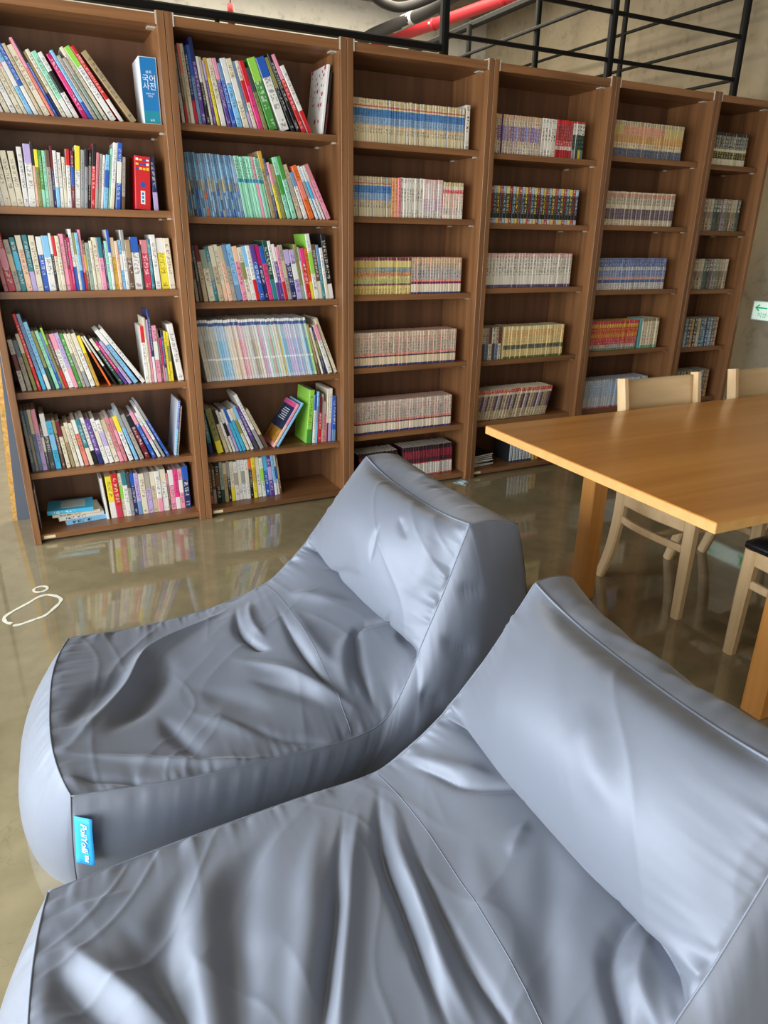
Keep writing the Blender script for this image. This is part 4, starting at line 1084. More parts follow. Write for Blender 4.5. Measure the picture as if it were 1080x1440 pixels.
make_chair((2.412, -1.572, 0), 0.0, 'pale wooden chair tucked under far side of the table, nearest its left end')
make_chair((3.04, -1.577, 0), math.radians(1), 'pale wooden chair tucked under far side of the table, in front of the concrete wall')
make_chair((2.39, -2.213, 0), math.pi, 'pale wooden chair on the near side of the table, cut by the right edge')

# ------------------------------------------------------------------ stair railings behind the bookcases
def bar(name, a, b, w, h, mat, parent):
    a, b = Vector(a), Vector(b)
    d = (b - a)
    sd = Vector((0, 0, 1)).cross(d) if abs(d.normalized().z) < 0.9 else Vector((1, 0, 0))
    return sweep(name, [a, b], (w, h), sd, mat, parent)
rl = tag(empty('stair_railing', (2.35, 0.44, 0)), 'black steel railing running along behind the tops of the bookcases', 'railing')
def rel(p, o): return (p[0] - o[0], p[1] - o[1], p[2] - o[2])
O = (2.35, 0.44, 0)
bar('bottom_rail', rel((-2.38, 0.44, 2.318), O), rel((2.33, 0.44, 2.318), O), 0.05, 0.036, M['steel'], rl)
for x in (2.36, 3.52, 4.63):
    bar('post', rel((x, 0.44, 0.0), O), rel((x, 0.44, 3.05), O), 0.045, 0.045, M['steel'], rl)
for z in (2.385, 2.628, 2.87):
    bar('rail', rel((2.36, 0.44, z), O), rel((4.63, 0.44, z), O), 0.022, 0.022, M['steel'], rl)
for x in (-0.2, 1.13):
    bar('post', rel((x, 0.44, 0.0), O), rel((x, 0.44, 2.31), O), 0.02, 0.02, M['steel'], rl)
r2 = tag(empty('stair_railing', (4.63, 0.46, 0)), 'black steel railing running back along the right concrete wall', 'railing')
O = (4.63, 0.46, 0)
for z in (2.385, 2.622, 2.87):
    bar('rail', rel((4.63, 0.4655, z), O), rel((4.63, 3.82, z), O), 0.02, 0.02, M['steel'], r2)
for y in (1.56,):
    bar('post', rel((4.63, y, 0), O), rel((4.63, y, 3.2), O), 0.03, 0.04, M['steel'], r2)
r3 = tag(empty('stair_railing', (3.37, 0.5, 0)), 'black steel railing with thick handrail running back beside the red pipe', 'railing')
O = (3.37, 0.5, 0)
bar('handrail', rel((3.42, 0.9, 2.84), O), rel((3.42, 3.82, 2.86), O), 0.05, 0.045, M['steel'], r3)
bar('rail', rel((3.36, 0.46, 2.640), O), rel((3.36, 3.82, 2.650), O), 0.02, 0.02, M['steel'], r3)
for y, zt in ((1.0, 3.0), (1.83, 2.84)):
    bar('post', rel((3.385, y, 0), O), rel((3.385, y, zt), O), 0.035, 0.035, M['steel'], r3)

# ------------------------------------------------------------------ pipes under the ceiling
rp = tag(empty('sprinkler_pipe', (3.59, 3.5, 3.1)), 'thick red painted pipe under the ceiling above the third bookcase', 'pipe')
dv = Vector((3.806 - 3.591, 2.058 - 3.502, 0)).normalized()
tube('pipe_run', [tuple(-dv * 0.3), tuple(dv * 5.0)], 0.043, M['red_pipe'], rp, 16)
for k in (0.62, 1.5):
    tube('pipe_coupling', [tuple(dv * (k - 0.02)), tuple(dv * (k + 0.02))], 0.048, M['red_pipe'], rp, 16)
    bm = bmesh.new(); bmesh.ops.create_uvsphere(bm, u_segments=10, v_segments=6, radius=0.012)
    bmesh.ops.translate(bm, verts=bm.verts[:], vec=dv * k + Vector((-0.048, 0, 0.0)))
    bm_obj('coupling_bolt', bm, M['clip'], rp, True)
bp_ = tag(empty('insulated_pipe', (3.40, 3.47, 3.12)), 'black insulated pipe with silver tape beside the red pipe', 'pipe')
tube('pipe_run', catmull([(0, 0.3, 0), (0.0, 0.0, 0.0), (0.08, -0.7, 0.0), (0.10, -1.3, 0.02), (0.16, -2.6, 0.04)], 6), 0.05, M['insul'], bp_, 14)
tube('tape_band', [(0.045, -0.28, 0.0), (0.075, -0.62, 0.0)], 0.053, M['foil'], bp_, 14)
b2 = tag(empty('insulated_pipe', (2.76, 2.5, 3.16)), 'black insulated pipe looping across under the ceiling left of the red pipe', 'pipe')
tube('pipe_run', catmull([(-0.7, -0.05, 0.10), (0, 0, 0.0), (0.28, 0.05, -0.07), (0.46, 0.03, -0.07), (0.62, -0.25, -0.02), (0.70, -0.9, 0.05), (0.75, -1.6, 0.08)], 8), 0.036, M['insul'], b2, 12)
box('junction_box', -0.02, 0.10, -0.05, 0.03, 0.05, 0.12, M['insul'], b2, 0.004)
box('pipe_hanger', 0.14, 0.16, 0.0, 0.05, -0.03, 0.34, M['foil'], b2)
vh = tag(empty('sprinkler', (1.39, 0.85, 0)), 'small red sprinkler head above the second bookcase', 'sprinkler')
tube('drop_pipe', [(0.05, 0.45, 2.60), (0.05, 0.45, ZC)], 0.004, M['ceil'], vh, 10)
tube('sprinkler_nozzle', [(0.05, 0.45, 2.49), (0.05, 0.45, 2.60)], 0.020, M['red_pipe'], vh, 12)

# ------------------------------------------------------------------ exit sign on the right wall
sg = tag(empty('exit_sign', (XR, -0.10, 0.86)), 'lit green and white exit sign low on the right concrete wall', 'sign')
box('housing', -0.062, 0.0, -0.24, 0.195, -0.008, 0.128, M['sign_frame'], sg, 0.003)
fc = box('panel', -0.066, -0.061, -0.235, 0.182, 0.0, 0.120, M['sign_white'], sg)
def sign_poly(name, pts, mat):
    return mesh_obj(name, [(-0.0668, y, z) for y, z in pts], [tuple(range(len(pts)))], mat, fc)
sign_poly('arrow_head', [(0.168, 0.080), (0.138, 0.104), (0.130, 0.098), (0.152, 0.080), (0.130, 0.062), (0.138, 0.056)], M['sign_green'])
sign_poly('arrow_shaft', [(0.160, 0.085), (0.07, 0.085), (0.07, 0.075), (0.160, 0.075)], M['sign_green'])
glyphs('lettering', '비상구', 0.040, M['sign_green'], fc, Matrix.Translation((-0.0668, 0.085, 0.030)) @ Matrix(((0, 0, -1, 0), (-1, 0, 0, 0), (0, 1, 0, 0), (0, 0, 0, 1))))
sign_poly('running_figure', [(-0.10, 0.02), (-0.13, 0.06), (-0.12, 0.10), (-0.15, 0.10), (-0.17, 0.06), (-0.16, 0.02)], M['sign_green'])

# ------------------------------------------------------------------ small things on the floor and beside the first bookcase
def outline(name, pts, w, mat, label):
    P = [Vector((x, y, 0)) for x, y in pts]
    n = len(P); V = []; Fc = []
    for i, p in enumerate(P):
        t = (P[min(i + 1, n - 1)] - P[max(i - 1, 0)]).normalized(); s = Vector((-t.y, t.x, 0))
        ww = w * (0.8 + 0.5 * abs(math.sin(i * 0.7)))
        for k, z in ((-0.5, 0.0004), (-0.5, 0.0014), (0.5, 0.0014), (0.5, 0.0004)):
            V.append(p + s * ww * k + Vector((0, 0, z)))
    for i in range(n - 1):
        for k in range(4):
            Fc.append((i * 4 + k, i * 4 + (k + 1) % 4, (i + 1) * 4 + (k + 1) % 4, (i + 1) * 4 + k))
    Fc.append((3, 2, 1, 0)); b = (n - 1) * 4; Fc.append((b, b + 1, b + 2, b + 3))
    o = mesh_obj(name, V, Fc, mat)
    return tag(o, label, 'floor marking')
shoe = [(-0.094, -0.759), (-0.069, -0.76), (-0.047, -0.753), (-0.013, -0.739), (0.017, -0.726), (0.047, -0.685), (0.073, -0.639), (0.078, -0.608), (0.063, -0.576), (0.033, -0.549), (-0.001, -0.555), (-0.041, -0.595), (-0.09, -0.637), (-0.119, -0.671), (-0.123, -0.695), (-0.115, -0.721), (-0.097, -0.74)]
outline('chalk_outline', [tuple(p[:2]) for p in catmull([(x, y, 0) for x, y in shoe], 3)], 0.0115, M['chalk'], 'white chalked shoe-shaped outline on the floor')
ringp = [(0.009 + 0.026 * math.cos(a), -0.485 + 0.026 * math.sin(a)) for a in [i * 2 * math.pi / 24 for i in range(25)]]
outline('chalk_outline', ringp, 0.009, M['chalk'], 'small pale chalk ring on the floor beside the shoe outline')
M['shim'] = plain('printed_shim_card', (150, 190, 206), 0.5, noise=0.3, nscale=120)
sh = tag(empty('folded_card', (2.315, -0.035, 0.0)), 'folded blue-white card shim on the floor at the foot of the third bookcase', 'card')
mesh_obj('card_leaf', [(-0.045, 0.014, 0.001), (0.034, 0.052, 0.001), (0.052, -0.015, 0.001), (-0.003, -0.062, 0.001), (-0.045, 0.014, 0.003), (0.034, 0.03, 0.004), (0.052, -0.015, 0.003), (-0.003, -0.062, 0.003)],
         [(0, 3, 2, 1), (4, 5, 6, 7), (0, 1, 5, 4), (1, 2, 6, 5), (2, 3, 7, 6), (3, 0, 4, 7)], M['shim'], sh)
mesh_obj('card_fold', [(-0.02, 0.0, 0.0045), (0.03, 0.015, 0.0045), (0.04, -0.014, 0.0055), (-0.005, -0.04, 0.0055), (-0.02, 0.0, 0.006), (0.03, 0.015, 0.006), (0.04, -0.014, 0.008), (-0.005, -0.04, 0.008)],
         [(0, 3, 2, 1), (4, 5, 6, 7), (0, 1, 5, 4), (1, 2, 6, 5), (2, 3, 7, 6), (3, 0, 4, 7)], M['ink_white'], sh)
bd = tag(empty('partition_board', (-0.07, 0.372, 0)), 'dark grey painted board with strand-board edge standing behind the leftmost bookcase', 'board')
box('painted_face', 0.0, 0.36, 0.0, 0.02, 0.0, 1.9, M['steel_grey'], bd)
box('strand_edge', -0.022, 0.0, 0.0, 0.02, 0.0, 1.9, M['osb'], bd)
bd.rotation_euler = (0, math.radians(3.7), 0)

# ------------------------------------------------------------------ bean bags
def cr_eval(keys, p):
    """Catmull-Rom through keys at integer p (array)"""
    K = np.array(keys, float)
    K = np.vstack([2 * K[0] - K[1], K, 2 * K[-1] - K[-2]])
    p = np.clip(np.asarray(p, float), 0, len(keys) - 1 - 1e-9)
    i = np.floor(p).astype(int); t = (p - i)[..., None]
    a, b, c, d = K[i], K[i + 1], K[i + 2], K[i + 3]
    return 0.5 * (2 * b + (c - a) * t + (2 * a - 5 * b + 4 * c - d) * t ** 2 + (3 * b - a - 3 * c + d) * t ** 3)

def vnoise(x, y, seed):
    """smooth value noise on arrays"""
    def h(i, j):
        v = np.sin(i * 127.1 + j * 311.7 + seed * 74.7) * 43758.5453
        return v - np.floor(v)
    i, j = np.floor(x), np.floor(y); fx, fy = x - i, y - j
    fx = fx * fx * (3 - 2 * fx); fy = fy * fy * (3 - 2 * fy)
    return ((h(i, j) * (1 - fx) + h(i + 1, j) * fx) * (1 - fy) + (h(i, j + 1) * (1 - fx) + h(i + 1, j + 1) * fx) * fy) * 2 - 1

def seg_dist(px, py, a, b):
    ax, ay = a; bx, by = b
    dx, dy = bx - ax, by - ay
    t = np.clip(((px - ax) * dx + (py - ay) * dy) / max(dx * dx + dy * dy, 1e-12), 0, 1)
    return np.hypot(px - ax - t * dx, py - ay - t * dy), t

def fold_field(sx, sy, folds):
    """folds: (points in metres on the unrolled panel, half width, height, sharpness); ridge > 0, valley < 0; tapers at both ends"""
    out = np.zeros_like(sx)
    for pts, w, amp, sharp in folds:
        P = [tuple(p) for p in catmull([(x, y, 0) for x, y in pts], 5)] if len(pts) > 2 else [(*pts[0], 0), (*pts[1], 0)]
        n = len(P) - 1
        best = np.full_like(sx, 9.0); at = np.zeros_like(sx)
        for k in range(n):
            d, t = seg_dist(sx, sy, P[k][:2], P[k + 1][:2])
            m = d < best
            best = np.where(m, d, best); at = np.where(m, (k + t) / n, at)
        taper = np.clip(np.minimum(at, 1 - at) * 2.6, 0, 1); taper = taper * taper * (3 - 2 * taper)
        x = best / (w * (0.45 + 0.55 * taper))
        prof = np.exp(-x ** 2) * (1 - sharp) + np.exp(-1.6 * x) * sharp
        out += amp * taper * prof
    return out

BAG_A = dict(
    N=[(.054, -2.07, .252), (.275, -2.085, .222), (.53, -2.07, .185), (.715, -2.05, .158), (.83, -2.02, .168), (.925, -1.98, .275), (.955, -1.972, .335), (1.02, -1.962, .468), (1.075, -1.955, .595), (1.10, -1.95, .65)],
    F=[(.093, -1.39, .25), (.30, -1.35, .216), (.53, -1.315, .212), (.715, -1.30, .252), (.80, -1.298, .312), (.860, -1.298, .368), (.890, -1.296, .402), (.983, -1.285, .508), (1.07, -1.275, .607), (1.112, -1.27, .65)],
    D=[(-.045, 0, .012), (-.01, 0, .005), (.0, 0, .035), (.01, 0, .055), (.03, 0, .042), (.080, 0, -.008), (-.030, 0, -.015), (-.085, 0, .040), (-.062, 0, .038), (-.008, 0, -.022)],
    TBn=(1.275, -1.93, .615), TBf=(1.27, -1.21, .62), KD=(0.0, 0, -.012),
    GFn=(.034, -2.075, 0.0), GFf=(.03, -1.36, 0.0), GFD=(-.095, 0, 0), GBn=(1.30, -1.98, 0.0), GBf=(1.32, -1.22, 0.0))
BAG_B = dict(
    F=[(0, -2.30, .25), (.22, -2.275, .238), (.47, -2.265, .235), (.665, -2.275, .245), (.755, -2.285, .300), (.825, -2.293, .362), (.855, -2.295, .395), (.93, -2.30, .488), (1.01, -2.30, .597), (1.046, -2.30, .65)],
    N=[(-.02, -2.99, .25), (.20, -3.01, .235), (.45, -3.02, .225), (.64, -3.01, .235), (.735, -3.0, .275), (.815, -2.99, .345), (.85, -2.99, .395), (.915, -2.985, .485), (.99, -2.98, .60), (1.02, -2.98, .65)],
    D=[(-.03, 0, .01), (-.01, 0, .015), (.0, 0, .038), (.01, 0, .05), (.03, 0, .032), (.075, 0, -.010), (-.030, 0, -.015), (-.085, 0, .045), (-.062, 0, .038), (-.008, 0, -.025)],
    TBn=(1.17, -2.99, .61), TBf=(1.185, -2.265, .62), KD=(-.03, 0, -.05),
    GFn=(-.04, -3.0, 0.0), GFf=(-.03, -2.27, 0.0), GFD=(-.085, 0, 0), GBn=(1.22, -3.0, 0.0), GBf=(1.24, -2.28, 0.0))

def arc_param(keys, n):
    """p values giving n evenly spaced samples along the mean seam"""
    p = np.linspace(0, len(keys) - 1, 600)
    c = cr_eval(keys, p)
    s = np.concatenate([[0], np.cumsum(np.linalg.norm(np.diff(c, axis=0), axis=1))])
    return np.interp(np.linspace(0, s[-1], n), s, p), s[-1]

def top_base(bag, p, q):
    N, F, D = cr_eval(bag['N'], p), cr_eval(bag['F'], p), cr_eval(bag['D'], p)
    g = 1 - np.abs(2 * q - 1) ** 2.6
    return N * (1 - q)[..., None] + F * q[..., None] + D * g[..., None]

def grid_normals(P):
    du = np.gradient(P, axis=0); dv = np.gradient(P, axis=1)
    n = np.cross(du, dv); n /= np.maximum(np.linalg.norm(n, axis=2, keepdims=True), 1e-9)
    return n

def grid_mesh(name, P, mat, parent, flip=False):
    a, b = P.shape[:2]
    o = np.array(parent.location)
    V = (P - o).reshape(-1, 3)
    idx = np.arange(a * b).reshape(a, b)
    Fq = np.stack([idx[:-1, :-1], idx[1:, :-1], idx[1:, 1:], idx[:-1, 1:]], axis=-1).reshape(-1, 4)
    if flip: Fq = Fq[:, ::-1]
    return mesh_obj(name, V.tolist(), Fq.tolist(), mat, parent, True)

def coons(c0, c1, d0, d1):
    """c0,c1: curves along u at v=0,1; d0,d1: curves along v at u=0,1"""
    nu, nv = len(c0), len(d0)
    u = np.linspace(0, 1, nu)[:, None, None]; v = np.linspace(0, 1, nv)[None, :, None]
    A = c0[:, None, :] * (1 - v) + c1[:, None, :] * v
    B = d0[None, :, :] * (1 - u) + d1[None, :, :] * u
    Cc = c0[0] * (1 - u) * (1 - v) + c0[-1] * u * (1 - v) + c1[0] * (1 - u) * v + c1[-1] * u * v
    return A + B - Cc

def line(a, b, n, bow=(0, 0, 0)):
    t = np.linspace(0, 1, n)[:, None]
    return np.array(a) * (1 - t) + np.array(b) * t + np.array(bow) * (4 * t * (1 - t))

def pucker(dist, along, seed, amp=0.0085, reach=0.04, wl=0.026):
    n = vnoise(along / wl, dist * 6.0, seed) * 0.7 + vnoise(along / (wl * 0.45), dist * 9.0, seed + 3) * 0.3
    return amp * n * np.exp(-dist / reach) * np.clip(dist / 0.004, 0, 1)

def make_bag(bag, base, label, folds, side_folds, seed, tagged):
    e = tag(empty('bean_bag', base), label, 'bean bag', 'two grey bean bag loungers')
    NP, NQ = 300, 190
    pv, length = arc_param((np.array(bag['N']) + np.array(bag['F'])) / 2, NP)
    q = np.linspace(0, 1, NQ)
    p2, q2 = np.meshgrid(pv, q, indexing='ij')
    S = top_base(bag, p2, q2)
    nrm = grid_normals(S)
    if nrm[NP // 4, NQ // 2, 2] < 0: nrm = -nrm
    width = 0.69
    sx = np.linspace(0, length, NP)[:, None] * np.ones((1, NQ)); sy = q2 * width
    edge = np.minimum(sy, width - sy)
    disp = 1.35 * fold_field(sx, sy, folds)
    disp += pucker(edge, sx, seed) + pucker(sx, sy, seed + 5) + pucker(length - sx, sy, seed + 9, 0.0022)
    wr = vnoise(sx * 9, sy * 7, seed + 1) * 0.5 + vnoise(sx * 21, sy * 15, seed + 2) * 0.22
    disp += 0.0022 * wr
    # fine drawn wrinkles, running across the seat and fanning out from the crease
    rot = sx * 0.8 + sy * 0.6; tro = -sx * 0.6 + sy * 0.8
    rg = (1 - np.abs(vnoise(rot * 2.2, tro * 11 + 2 * vnoise(sx * 3, sy * 3, seed + 12), seed + 11))) ** 4
    rg2 = (1 - np.abs(vnoise(sx * 16 + 2 * vnoise(sx * 4, sy * 4, seed + 13), sy * 3.0, seed + 14))) ** 4
    seat = np.clip((0.84 - sx) / 0.1, 0, 1)
    disp += seat * (0.0032 * rg + 0.0020 * rg2) + (1 - seat) * 0.0022 * rg
    # the sewn-in crease under the head cushion
    sc = np.interp(5.0, pv, np.linspace(0, length, NP))
    dc = np.abs(sx - sc)
    disp -= 0.026 * np.exp(-dc / 0.012) * np.clip(edge / 0.05, 0, 1)
    lock = np.clip(edge / 0.008, 0, 1) * np.clip(sx / 0.02, 0, 1) * np.clip((length - sx) / 0.02, 0, 1)
    Sd = S + nrm * (disp * lock)[..., None]
    # crease between seat and head cushion
    ic = int(np.argmin(np.abs(pv - 5.0)))
    ist = int(np.argmin(np.abs(pv - 3.0)))
    grid_mesh('seat_panel', Sd[:ic + 1], M['fabric'], e)
    grid_mesh('backrest_panel', Sd[ic:], M['fabric'], e)
    front, topc = Sd[0], Sd[-1]
    nearc, farc = Sd[:, 0], Sd[:, -1]
    # strip over the top and the back
    t = np.linspace(0, 1, NQ)[:, None]
    K = np.array(bag['TBn']) * (1 - t) + np.array(bag['TBf']) * t + np.array(bag['KD']) * (4 * t * (1 - t))
    NS = 24
    strip = coons(topc, K, line(topc[0], K[0], NS, (0, 0, .008)), line(topc[-1], K[-1], NS, (0, 0, .008)))
    uu = np.linspace(0, 1, NQ)[:, None]; vv = np.linspace(0, 1, NS)[None, :]
    b = np.sin(math.pi * uu) ** .6 * np.sin(math.pi * vv) ** .8
    strip[..., 2] += b * 0.022 + b * 0.006 * vnoise(uu * 9 + vv * 2, vv * 3 + uu, seed + 20) + 0.003 * b * vnoise(uu * 30, vv * 2.5, seed + 21)
    strip[..., 0] += b * 0.006
    grid_mesh('top_panel', strip, M['fabric'], e, True)
    NR = 34
    bn = line(K[0], bag['GBn'], NR, (0.035, -0.0, 0)); bf = line(K[-1], bag['GBf'], NR, (0.035, 0.0, 0))
    gb = line(bag['GBn'], bag['GBf'], NQ, (0.03, 0, 0))
    back = coons(K, gb, bn, bf)
    vv = np.linspace(0, 1, NR)[None, :]
    b = np.sin(math.pi * uu) ** .6 * np.sin(math.pi * vv) ** .6
    back[..., 0] += 0.05 * b + 0.008 * b * vnoise(uu * 5, vv * 9, seed + 30)
    grid_mesh('back_panel', back, M['fabric'], e, True)
    # side panels
    def side(cur, tb, gf, gbk, bow, out, nm, flip, sd, bedge):
        cc = np.vstack([cur, line(cur[-1], tb, NS, (0, 0, .008))[1:]])
        n = len(cc)
        ss = np.concatenate([[0], np.cumsum(np.linalg.norm(np.diff(cc, axis=0), axis=1))]); u = ss / ss[-1]
        g = np.array(gf) * (1 - u[:, None]) + np.array(gbk) * u[:, None]
        g = g + np.array([0, out, 0]) * 0.03 * np.sin(math.pi * u)[:, None]
        d0 = line(cc[0], gf, NR, (-0.004, out * 0.022, 0)); d1 = bedge
        # ruled between top curve and floor line, ends replaced by the shared corner edges
        v = np.linspace(0, 1, NR)[None, :, None]; U = u[:, None, None]
        P = cc[:, None, :] * (1 - v) + g[:, None, :] * v
        P = P + (d0[None] - P[:1]) * (1 - U) ** 4 + (d1[None] - P[-1:]) * U ** 4
        v2, u2 = v[..., 0], U[..., 0]
        b = np.sin(math.pi * np.clip(v2, 0, 1)) ** .75 * np.minimum(1, np.sin(math.pi * u2) ** .5 * 1.05)
        hgt = np.clip(cc[:, 2][:, None] / 0.6, 0.3, 1)
        P[..., 1] += out * b * (0.030 + 0.035 * hgt)
        wl = fold_field(u2 * ss[-1] + 0 * v2, v2 * cc[:, 2][:, None] + 0 * u2, sd)
        al = np.ones((1, NR)) * ss[:, None]; ds = v2 * cc[:, 2][:, None]
        edgem = np.clip(np.minimum(v2, 1 - v2) / 0.06, 0, 1) * np.clip(np.minimum(u2, 1 - u2) / 0.02, 0, 1)
        P[..., 1] += out * (wl * edgem + pucker(ds, al, seed + 40, 0.0028, 0.05) * edgem + 0.006 * b * vnoise(al * 5, ds * 9, seed + 41))
        P[..., 2] = np.maximum(P[..., 2], 0.0)
        grid_mesh(nm, P, M['fabric'], e, flip)
        return cc, P[0]
    cn, en = side(nearc, bag['TBn'], bag['GFn'], bag['GBn'], 0, -1.0, 'side_panel', True, side_folds, bn)
    cf, ef = side(farc, bag['TBf'], bag['GFf'], bag['GBf'], 0, 1.0, 'side_panel', False, side_folds, bf)
    # front panel
    tt = np.linspace(0, 1, NQ)[:, None]
    gfl = line(bag['GFn'], bag['GFf'], NQ) + np.array(bag['GFD']) * (1 - np.abs(2 * tt - 1) ** 4)
    fr = coons(front, gfl, en, ef)
    b = np.sin(math.pi * uu) ** .4 * np.sin(math.pi * vv) ** .8
    fr[..., 0] -= b * 0.035 + pucker(vv * 0.27 + 0 * uu, uu * 0.7 + 0 * vv, seed + 50, 0.004, 0.06) * np.clip(np.sin(math.pi * uu) * 4, 0, 1) * np.clip(np.sin(math.pi * vv) * 6, 0, 1) + 0.007 * b * vnoise(uu * 4 + vv, vv * 3, seed + 51)
    grid_mesh('front_panel', fr, M['fabric'], e)
    # underside
    gn = line(bag['GFn'], bag['GBn'], 12); gf_ = line(bag['GFf'], bag['GBf'], 12)
    grid_mesh('bottom_panel', coons(gn, gf_, line(bag['GFn'], bag['GFf'], 6), line(bag['GBn'], bag['GBf'], 6)) + np.array([0, 0, 0.001]), M['fabric'], e, True)
    # piped seams and stitch lines
    o = np.array(base)
    def seam(nm, c, r, mat, lift=0.0):
        tube(nm, [tuple(p - o + np.array([0, 0, lift])) for p in c], r, mat, e, 6)
    seam('piping', cn[::2], 0.0017, M['seam']); seam('piping', cf[::2], 0.0017, M['seam'])
    seam('piping', topc[::2], 0.0028, M['seam'], 0.001); seam('piping', front[::2], 0.0020, M['seam'])
    seam('piping', K[::2], 0.0012, M['seam'])
    seam('corner_seam', en[::2], 0.0016, M['thread']); seam('corner_seam', ef[::2], 0.0016, M['thread'])
    seam('corner_seam', bn[::2], 0.0016, M['thread'])
    seam('stitch_line', Sd[ist, 4:-4:1], 0.0009, M['seam'], 0.0003)
    if tagged:
        k0, k1 = tagged
        A, Bp = en[k0] + np.array([0.004, -0.006, 0]), en[k1] + np.array([0.004, -0.012, 0])
        ax = (Bp - A); L = np.linalg.norm(ax); ax = ax / L
        outv = np.array([0.80, -0.60, 0.0]); outv -= ax * outv.dot(ax); outv /= np.linalg.norm(outv)
        nv = np.cross(ax, outv); 
        if nv[1] > 0: nv = -nv
        n = 8; V = []; Wd = 0.044
        for s in (0, 1):
            for i in range(n + 1):
                for j in range(5):
                    f, w = i / n, j / 4
                    pt = A + ax * L * f + outv * (w * Wd) + nv * (0.0015 * math.sin(f * 6.0) * w + 0.003 * w * w - 0.0007 * s)
                    V.append(tuple(pt - o))
        m = (n + 1) * 5
        Fq = [(i * 5 + j, i * 5 + j + 1, (i + 1) * 5 + j + 1, (i + 1) * 5 + j) for i in range(n) for j in range(4)]
        Fb = [tuple(x + m for x in f[::-1]) for f in Fq]
        per = [(0, j) for j in range(4)] + [(i, 4) for i in range(n)] + [(n, 4 - j) for j in range(4)] + [(n - i, 0) for i in range(n)]
        Fr = []
        for k in range(len(per)):
            a_, b_ = per[k], per[(k + 1) % len(per)]
            Fr.append((a_[0] * 5 + a_[1], a_[0] * 5 + a_[1] + m, b_[0] * 5 + b_[1] + m, b_[0] * 5 + b_[1]))
        tg = mesh_obj('brand_tag', V, Fq + Fb + Fr, M['tag_blue'], e, True)
        tg['label'] = 'small blue woven tag with white lettering'
        # lettering reads downwards along the tag
        X = Vector(ax); Yv = Vector(outv); Zv = X.cross(Yv)
        if Zv.dot(Vector(nv)) < 0: Zv = -Zv
        mw = Matrix(((X.x, Yv.x, Zv.x, 0), (X.y, Yv.y, Zv.y, 0), (X.z, Yv.z, Zv.z, 0), (0, 0, 0, 1)))
        ctr = Vector(A + ax * L * 0.53 + outv * Wd * 0.52 + nv * 0.0032 - o)
        shear = Matrix(((1, 0.25, 0, 0), (0, 1, 0, 0), (0, 0, 1, 0), (0, 0, 0, 1)))
        glyphs('lettering', 'PoliYolli\u2122', 0.0205, M['ink_white'], tg, Matrix.Translation(ctr) @ mw @ shear, 0.0006)
    return e

FOLDS_A = [
    ([(0.003, 0.118), (0.079, 0.247), (0.155, 0.372), (0.196, 0.473), (0.228, 0.519), (0.317, 0.565), (0.431, 0.602), (0.526, 0.642)], 0.02, 0.022, 0.45),
    ([(0.025, 0.222), (0.07, 0.314), (0.117, 0.399), (0.177, 0.466)], 0.028, -0.015, 0),
    ([(0.089, 0.178), (0.162, 0.272), (0.212, 0.353), (0.247, 0.434), (0.279, 0.51)], 0.038, -0.026, 0),
    ([(0.212, 0.238), (0.247, 0.127), (0.291, 0.018)], 0.022, -0.013, 0.1),
    ([(0.0, 0.155), (0.133, 0.092), (0.282, 0.03), (0.399, 0.0), (0.504, 0.0)], 0.014, 0.012, 0.45),
    ([(0.0, 0.069), (0.079, 0.037), (0.181, 0.0)], 0.014, -0.009, 0.2),
    ([(0.307, 0.305), (0.396, 0.203), (0.478, 0.113)], 0.03, -0.008, 0),
    ([(0.333, 0.18), (0.456, 0.051), (0.589, 0.0)], 0.014, -0.01, 0.3),
    ([(0.272, 0.224), (0.383, 0.104), (0.519, 0.018)], 0.022, 0.008, 0.1),
    ([(0.529, 0.642), (0.491, 0.487), (0.513, 0.378), (0.548, 0.332)], 0.016, -0.018, 0.4),
    ([(0.573, 0.637), (0.535, 0.492), (0.545, 0.385)], 0.014, 0.01, 0.3),
    ([(0.621, 0.549), (0.611, 0.321), (0.627, 0.189), (0.649, 0.115)], 0.014, -0.016, 0.45),
    ([(0.652, 0.496), (0.652, 0.298), (0.681, 0.171)], 0.022, 0.01, 0.1),
    ([(0.424, 0.376), (0.542, 0.249), (0.618, 0.143), (0.694, 0.037)], 0.018, 0.013, 0.35),
    ([(0.443, 0.265), (0.542, 0.173), (0.624, 0.076)], 0.022, -0.011, 0.1),
    ([(0.969, 0.136), (0.792, 0.27), (0.741, 0.196), (0.728, 0.106), (0.728, 0.025)], 0.014, -0.017, 0.5),
    ([(0.82, 0.265), (0.728, 0.247), (0.684, 0.168), (0.678, 0.074)], 0.022, 0.011, 0.1),
    ([(0.966, 0.122), (0.858, 0.166), (0.903, 0.002)], 0.012, -0.016, 0.5),
    ([(0.792, 0.588), (0.934, 0.432), (1.001, 0.233)], 0.014, -0.007, 0.3),
    ([(0.665, 0.556), (0.725, 0.473), (0.808, 0.365)], 0.022, 0.008, 0.1),
    ([(1.137, 0.263), (1.029, 0.24)], 0.012, -0.004, 0.4),
    ([(1.178, 0.222), (1.14, 0.138)], 0.012, -0.004, 0.4),
    ([(1.264, 0.148), (1.118, 0.065), (1.01, 0.088)], 0.03, 0.006, 0)]
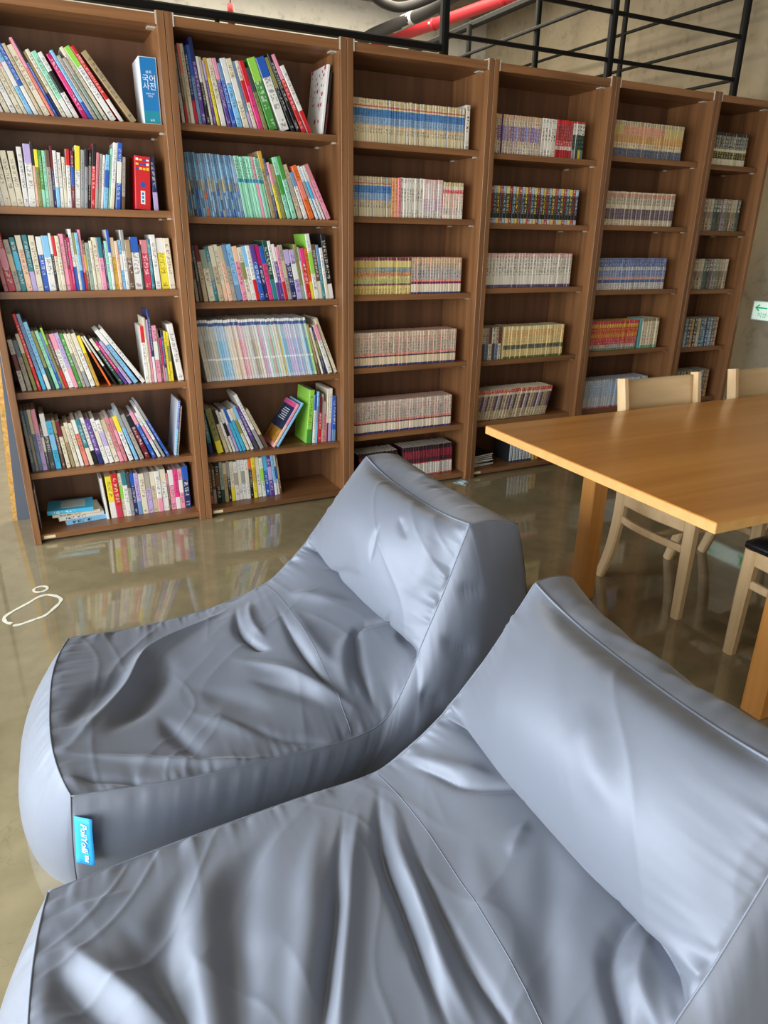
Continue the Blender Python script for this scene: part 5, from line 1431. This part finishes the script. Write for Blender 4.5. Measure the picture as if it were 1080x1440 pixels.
FOLDS_B = [
    ([(0.659, 0.66), (0.6, 0.542), (0.572, 0.457), (0.56, 0.358), (0.544, 0.245), (0.538, 0.129)], 0.015, -0.022, 0.4),
    ([(0.662, 0.612), (0.606, 0.471), (0.588, 0.355), (0.572, 0.238), (0.575, 0.12)], 0.018, 0.013, 0.2),
    ([(0.653, 0.565), (0.616, 0.383), (0.609, 0.245), (0.619, 0.145), (0.631, 0.076)], 0.012, -0.012, 0.5),
    ([(0.572, 0.632), (0.492, 0.485), (0.455, 0.402), (0.411, 0.325), (0.377, 0.263), (0.328, 0.173)], 0.013, -0.019, 0.4),
    ([(0.591, 0.609), (0.529, 0.496), (0.461, 0.365), (0.408, 0.265), (0.359, 0.168)], 0.018, 0.014, 0.2),
    ([(0.526, 0.635), (0.452, 0.505), (0.411, 0.406), (0.362, 0.309), (0.306, 0.192)], 0.026, 0.01, 0),
    ([(0.937, 0.157), (0.81, 0.138), (0.77, 0.058), (0.752, 0.002)], 0.014, -0.018, 0.35),
    ([(0.916, 0.118), (0.826, 0.085), (0.82, 0.009)], 0.02, 0.01, 0.1),
    ([(0.724, 0.651), (0.752, 0.568), (0.789, 0.496), (0.946, 0.367)], 0.012, -0.01, 0.4),
    ([(0.733, 0.69), (0.783, 0.568), (0.823, 0.496)], 0.018, 0.008, 0.1),
    ([(0.813, 0.388), (0.752, 0.337)], 0.012, 0.006, 0.4),
    ([(0.82, 0.358), (0.783, 0.261), (0.715, 0.178), (0.668, 0.09)], 0.03, -0.01, 0),
    ([(0.727, 0.425), (0.684, 0.312), (0.671, 0.205), (0.662, 0.102)], 0.03, 0.008, 0),
    ([(0.445, 0.646), (0.35, 0.563), (0.303, 0.475), (0.278, 0.351), (0.247, 0.21)], 0.035, -0.016, 0),
    ([(0.34, 0.642), (0.269, 0.554), (0.244, 0.452), (0.232, 0.33), (0.226, 0.219)], 0.035, 0.01, 0),
    ([(0.257, 0.646), (0.204, 0.542), (0.189, 0.468), (0.198, 0.346), (0.201, 0.231)], 0.03, -0.012, 0),
    ([(0.037, 0.577), (0.09, 0.489), (0.152, 0.395), (0.22, 0.268)], 0.02, 0.014, 0.35),
    ([(0.028, 0.538), (0.053, 0.468), (0.105, 0.381), (0.173, 0.261)], 0.022, -0.015, 0.1),
    ([(0.118, 0.575), (0.158, 0.478), (0.186, 0.397), (0.223, 0.275)], 0.024, -0.01, 0.1),
    ([(0.019, 0.625), (0.093, 0.618), (0.158, 0.616)], 0.012, 0.005, 0.4),
    ([(1.129, 0.355), (1.07, 0.277), (1.024, 0.187)], 0.03, 0.005, 0)]

SIDE_A = [([(0.95, 0.06), (1.15, 0.28)], 0.02, -0.012, 0.4), ([(1.08, 0.04), (1.3, 0.30)], 0.018, -0.010, 0.4), ([(1.2, 0.03), (1.38, 0.2)], 0.015, -0.008, 0.4)]
make_bag(BAG_A, (0.6, -1.70, 0.0), 'grey satin bean bag lounger further from the camera, with blue tag on its corner', FOLDS_A, SIDE_A, 1, (5, 19))
make_bag(BAG_B, (0.55, -2.62, 0.0), 'grey satin bean bag lounger nearest the camera, cut off by the lower right edge', FOLDS_B, [], 7, None)
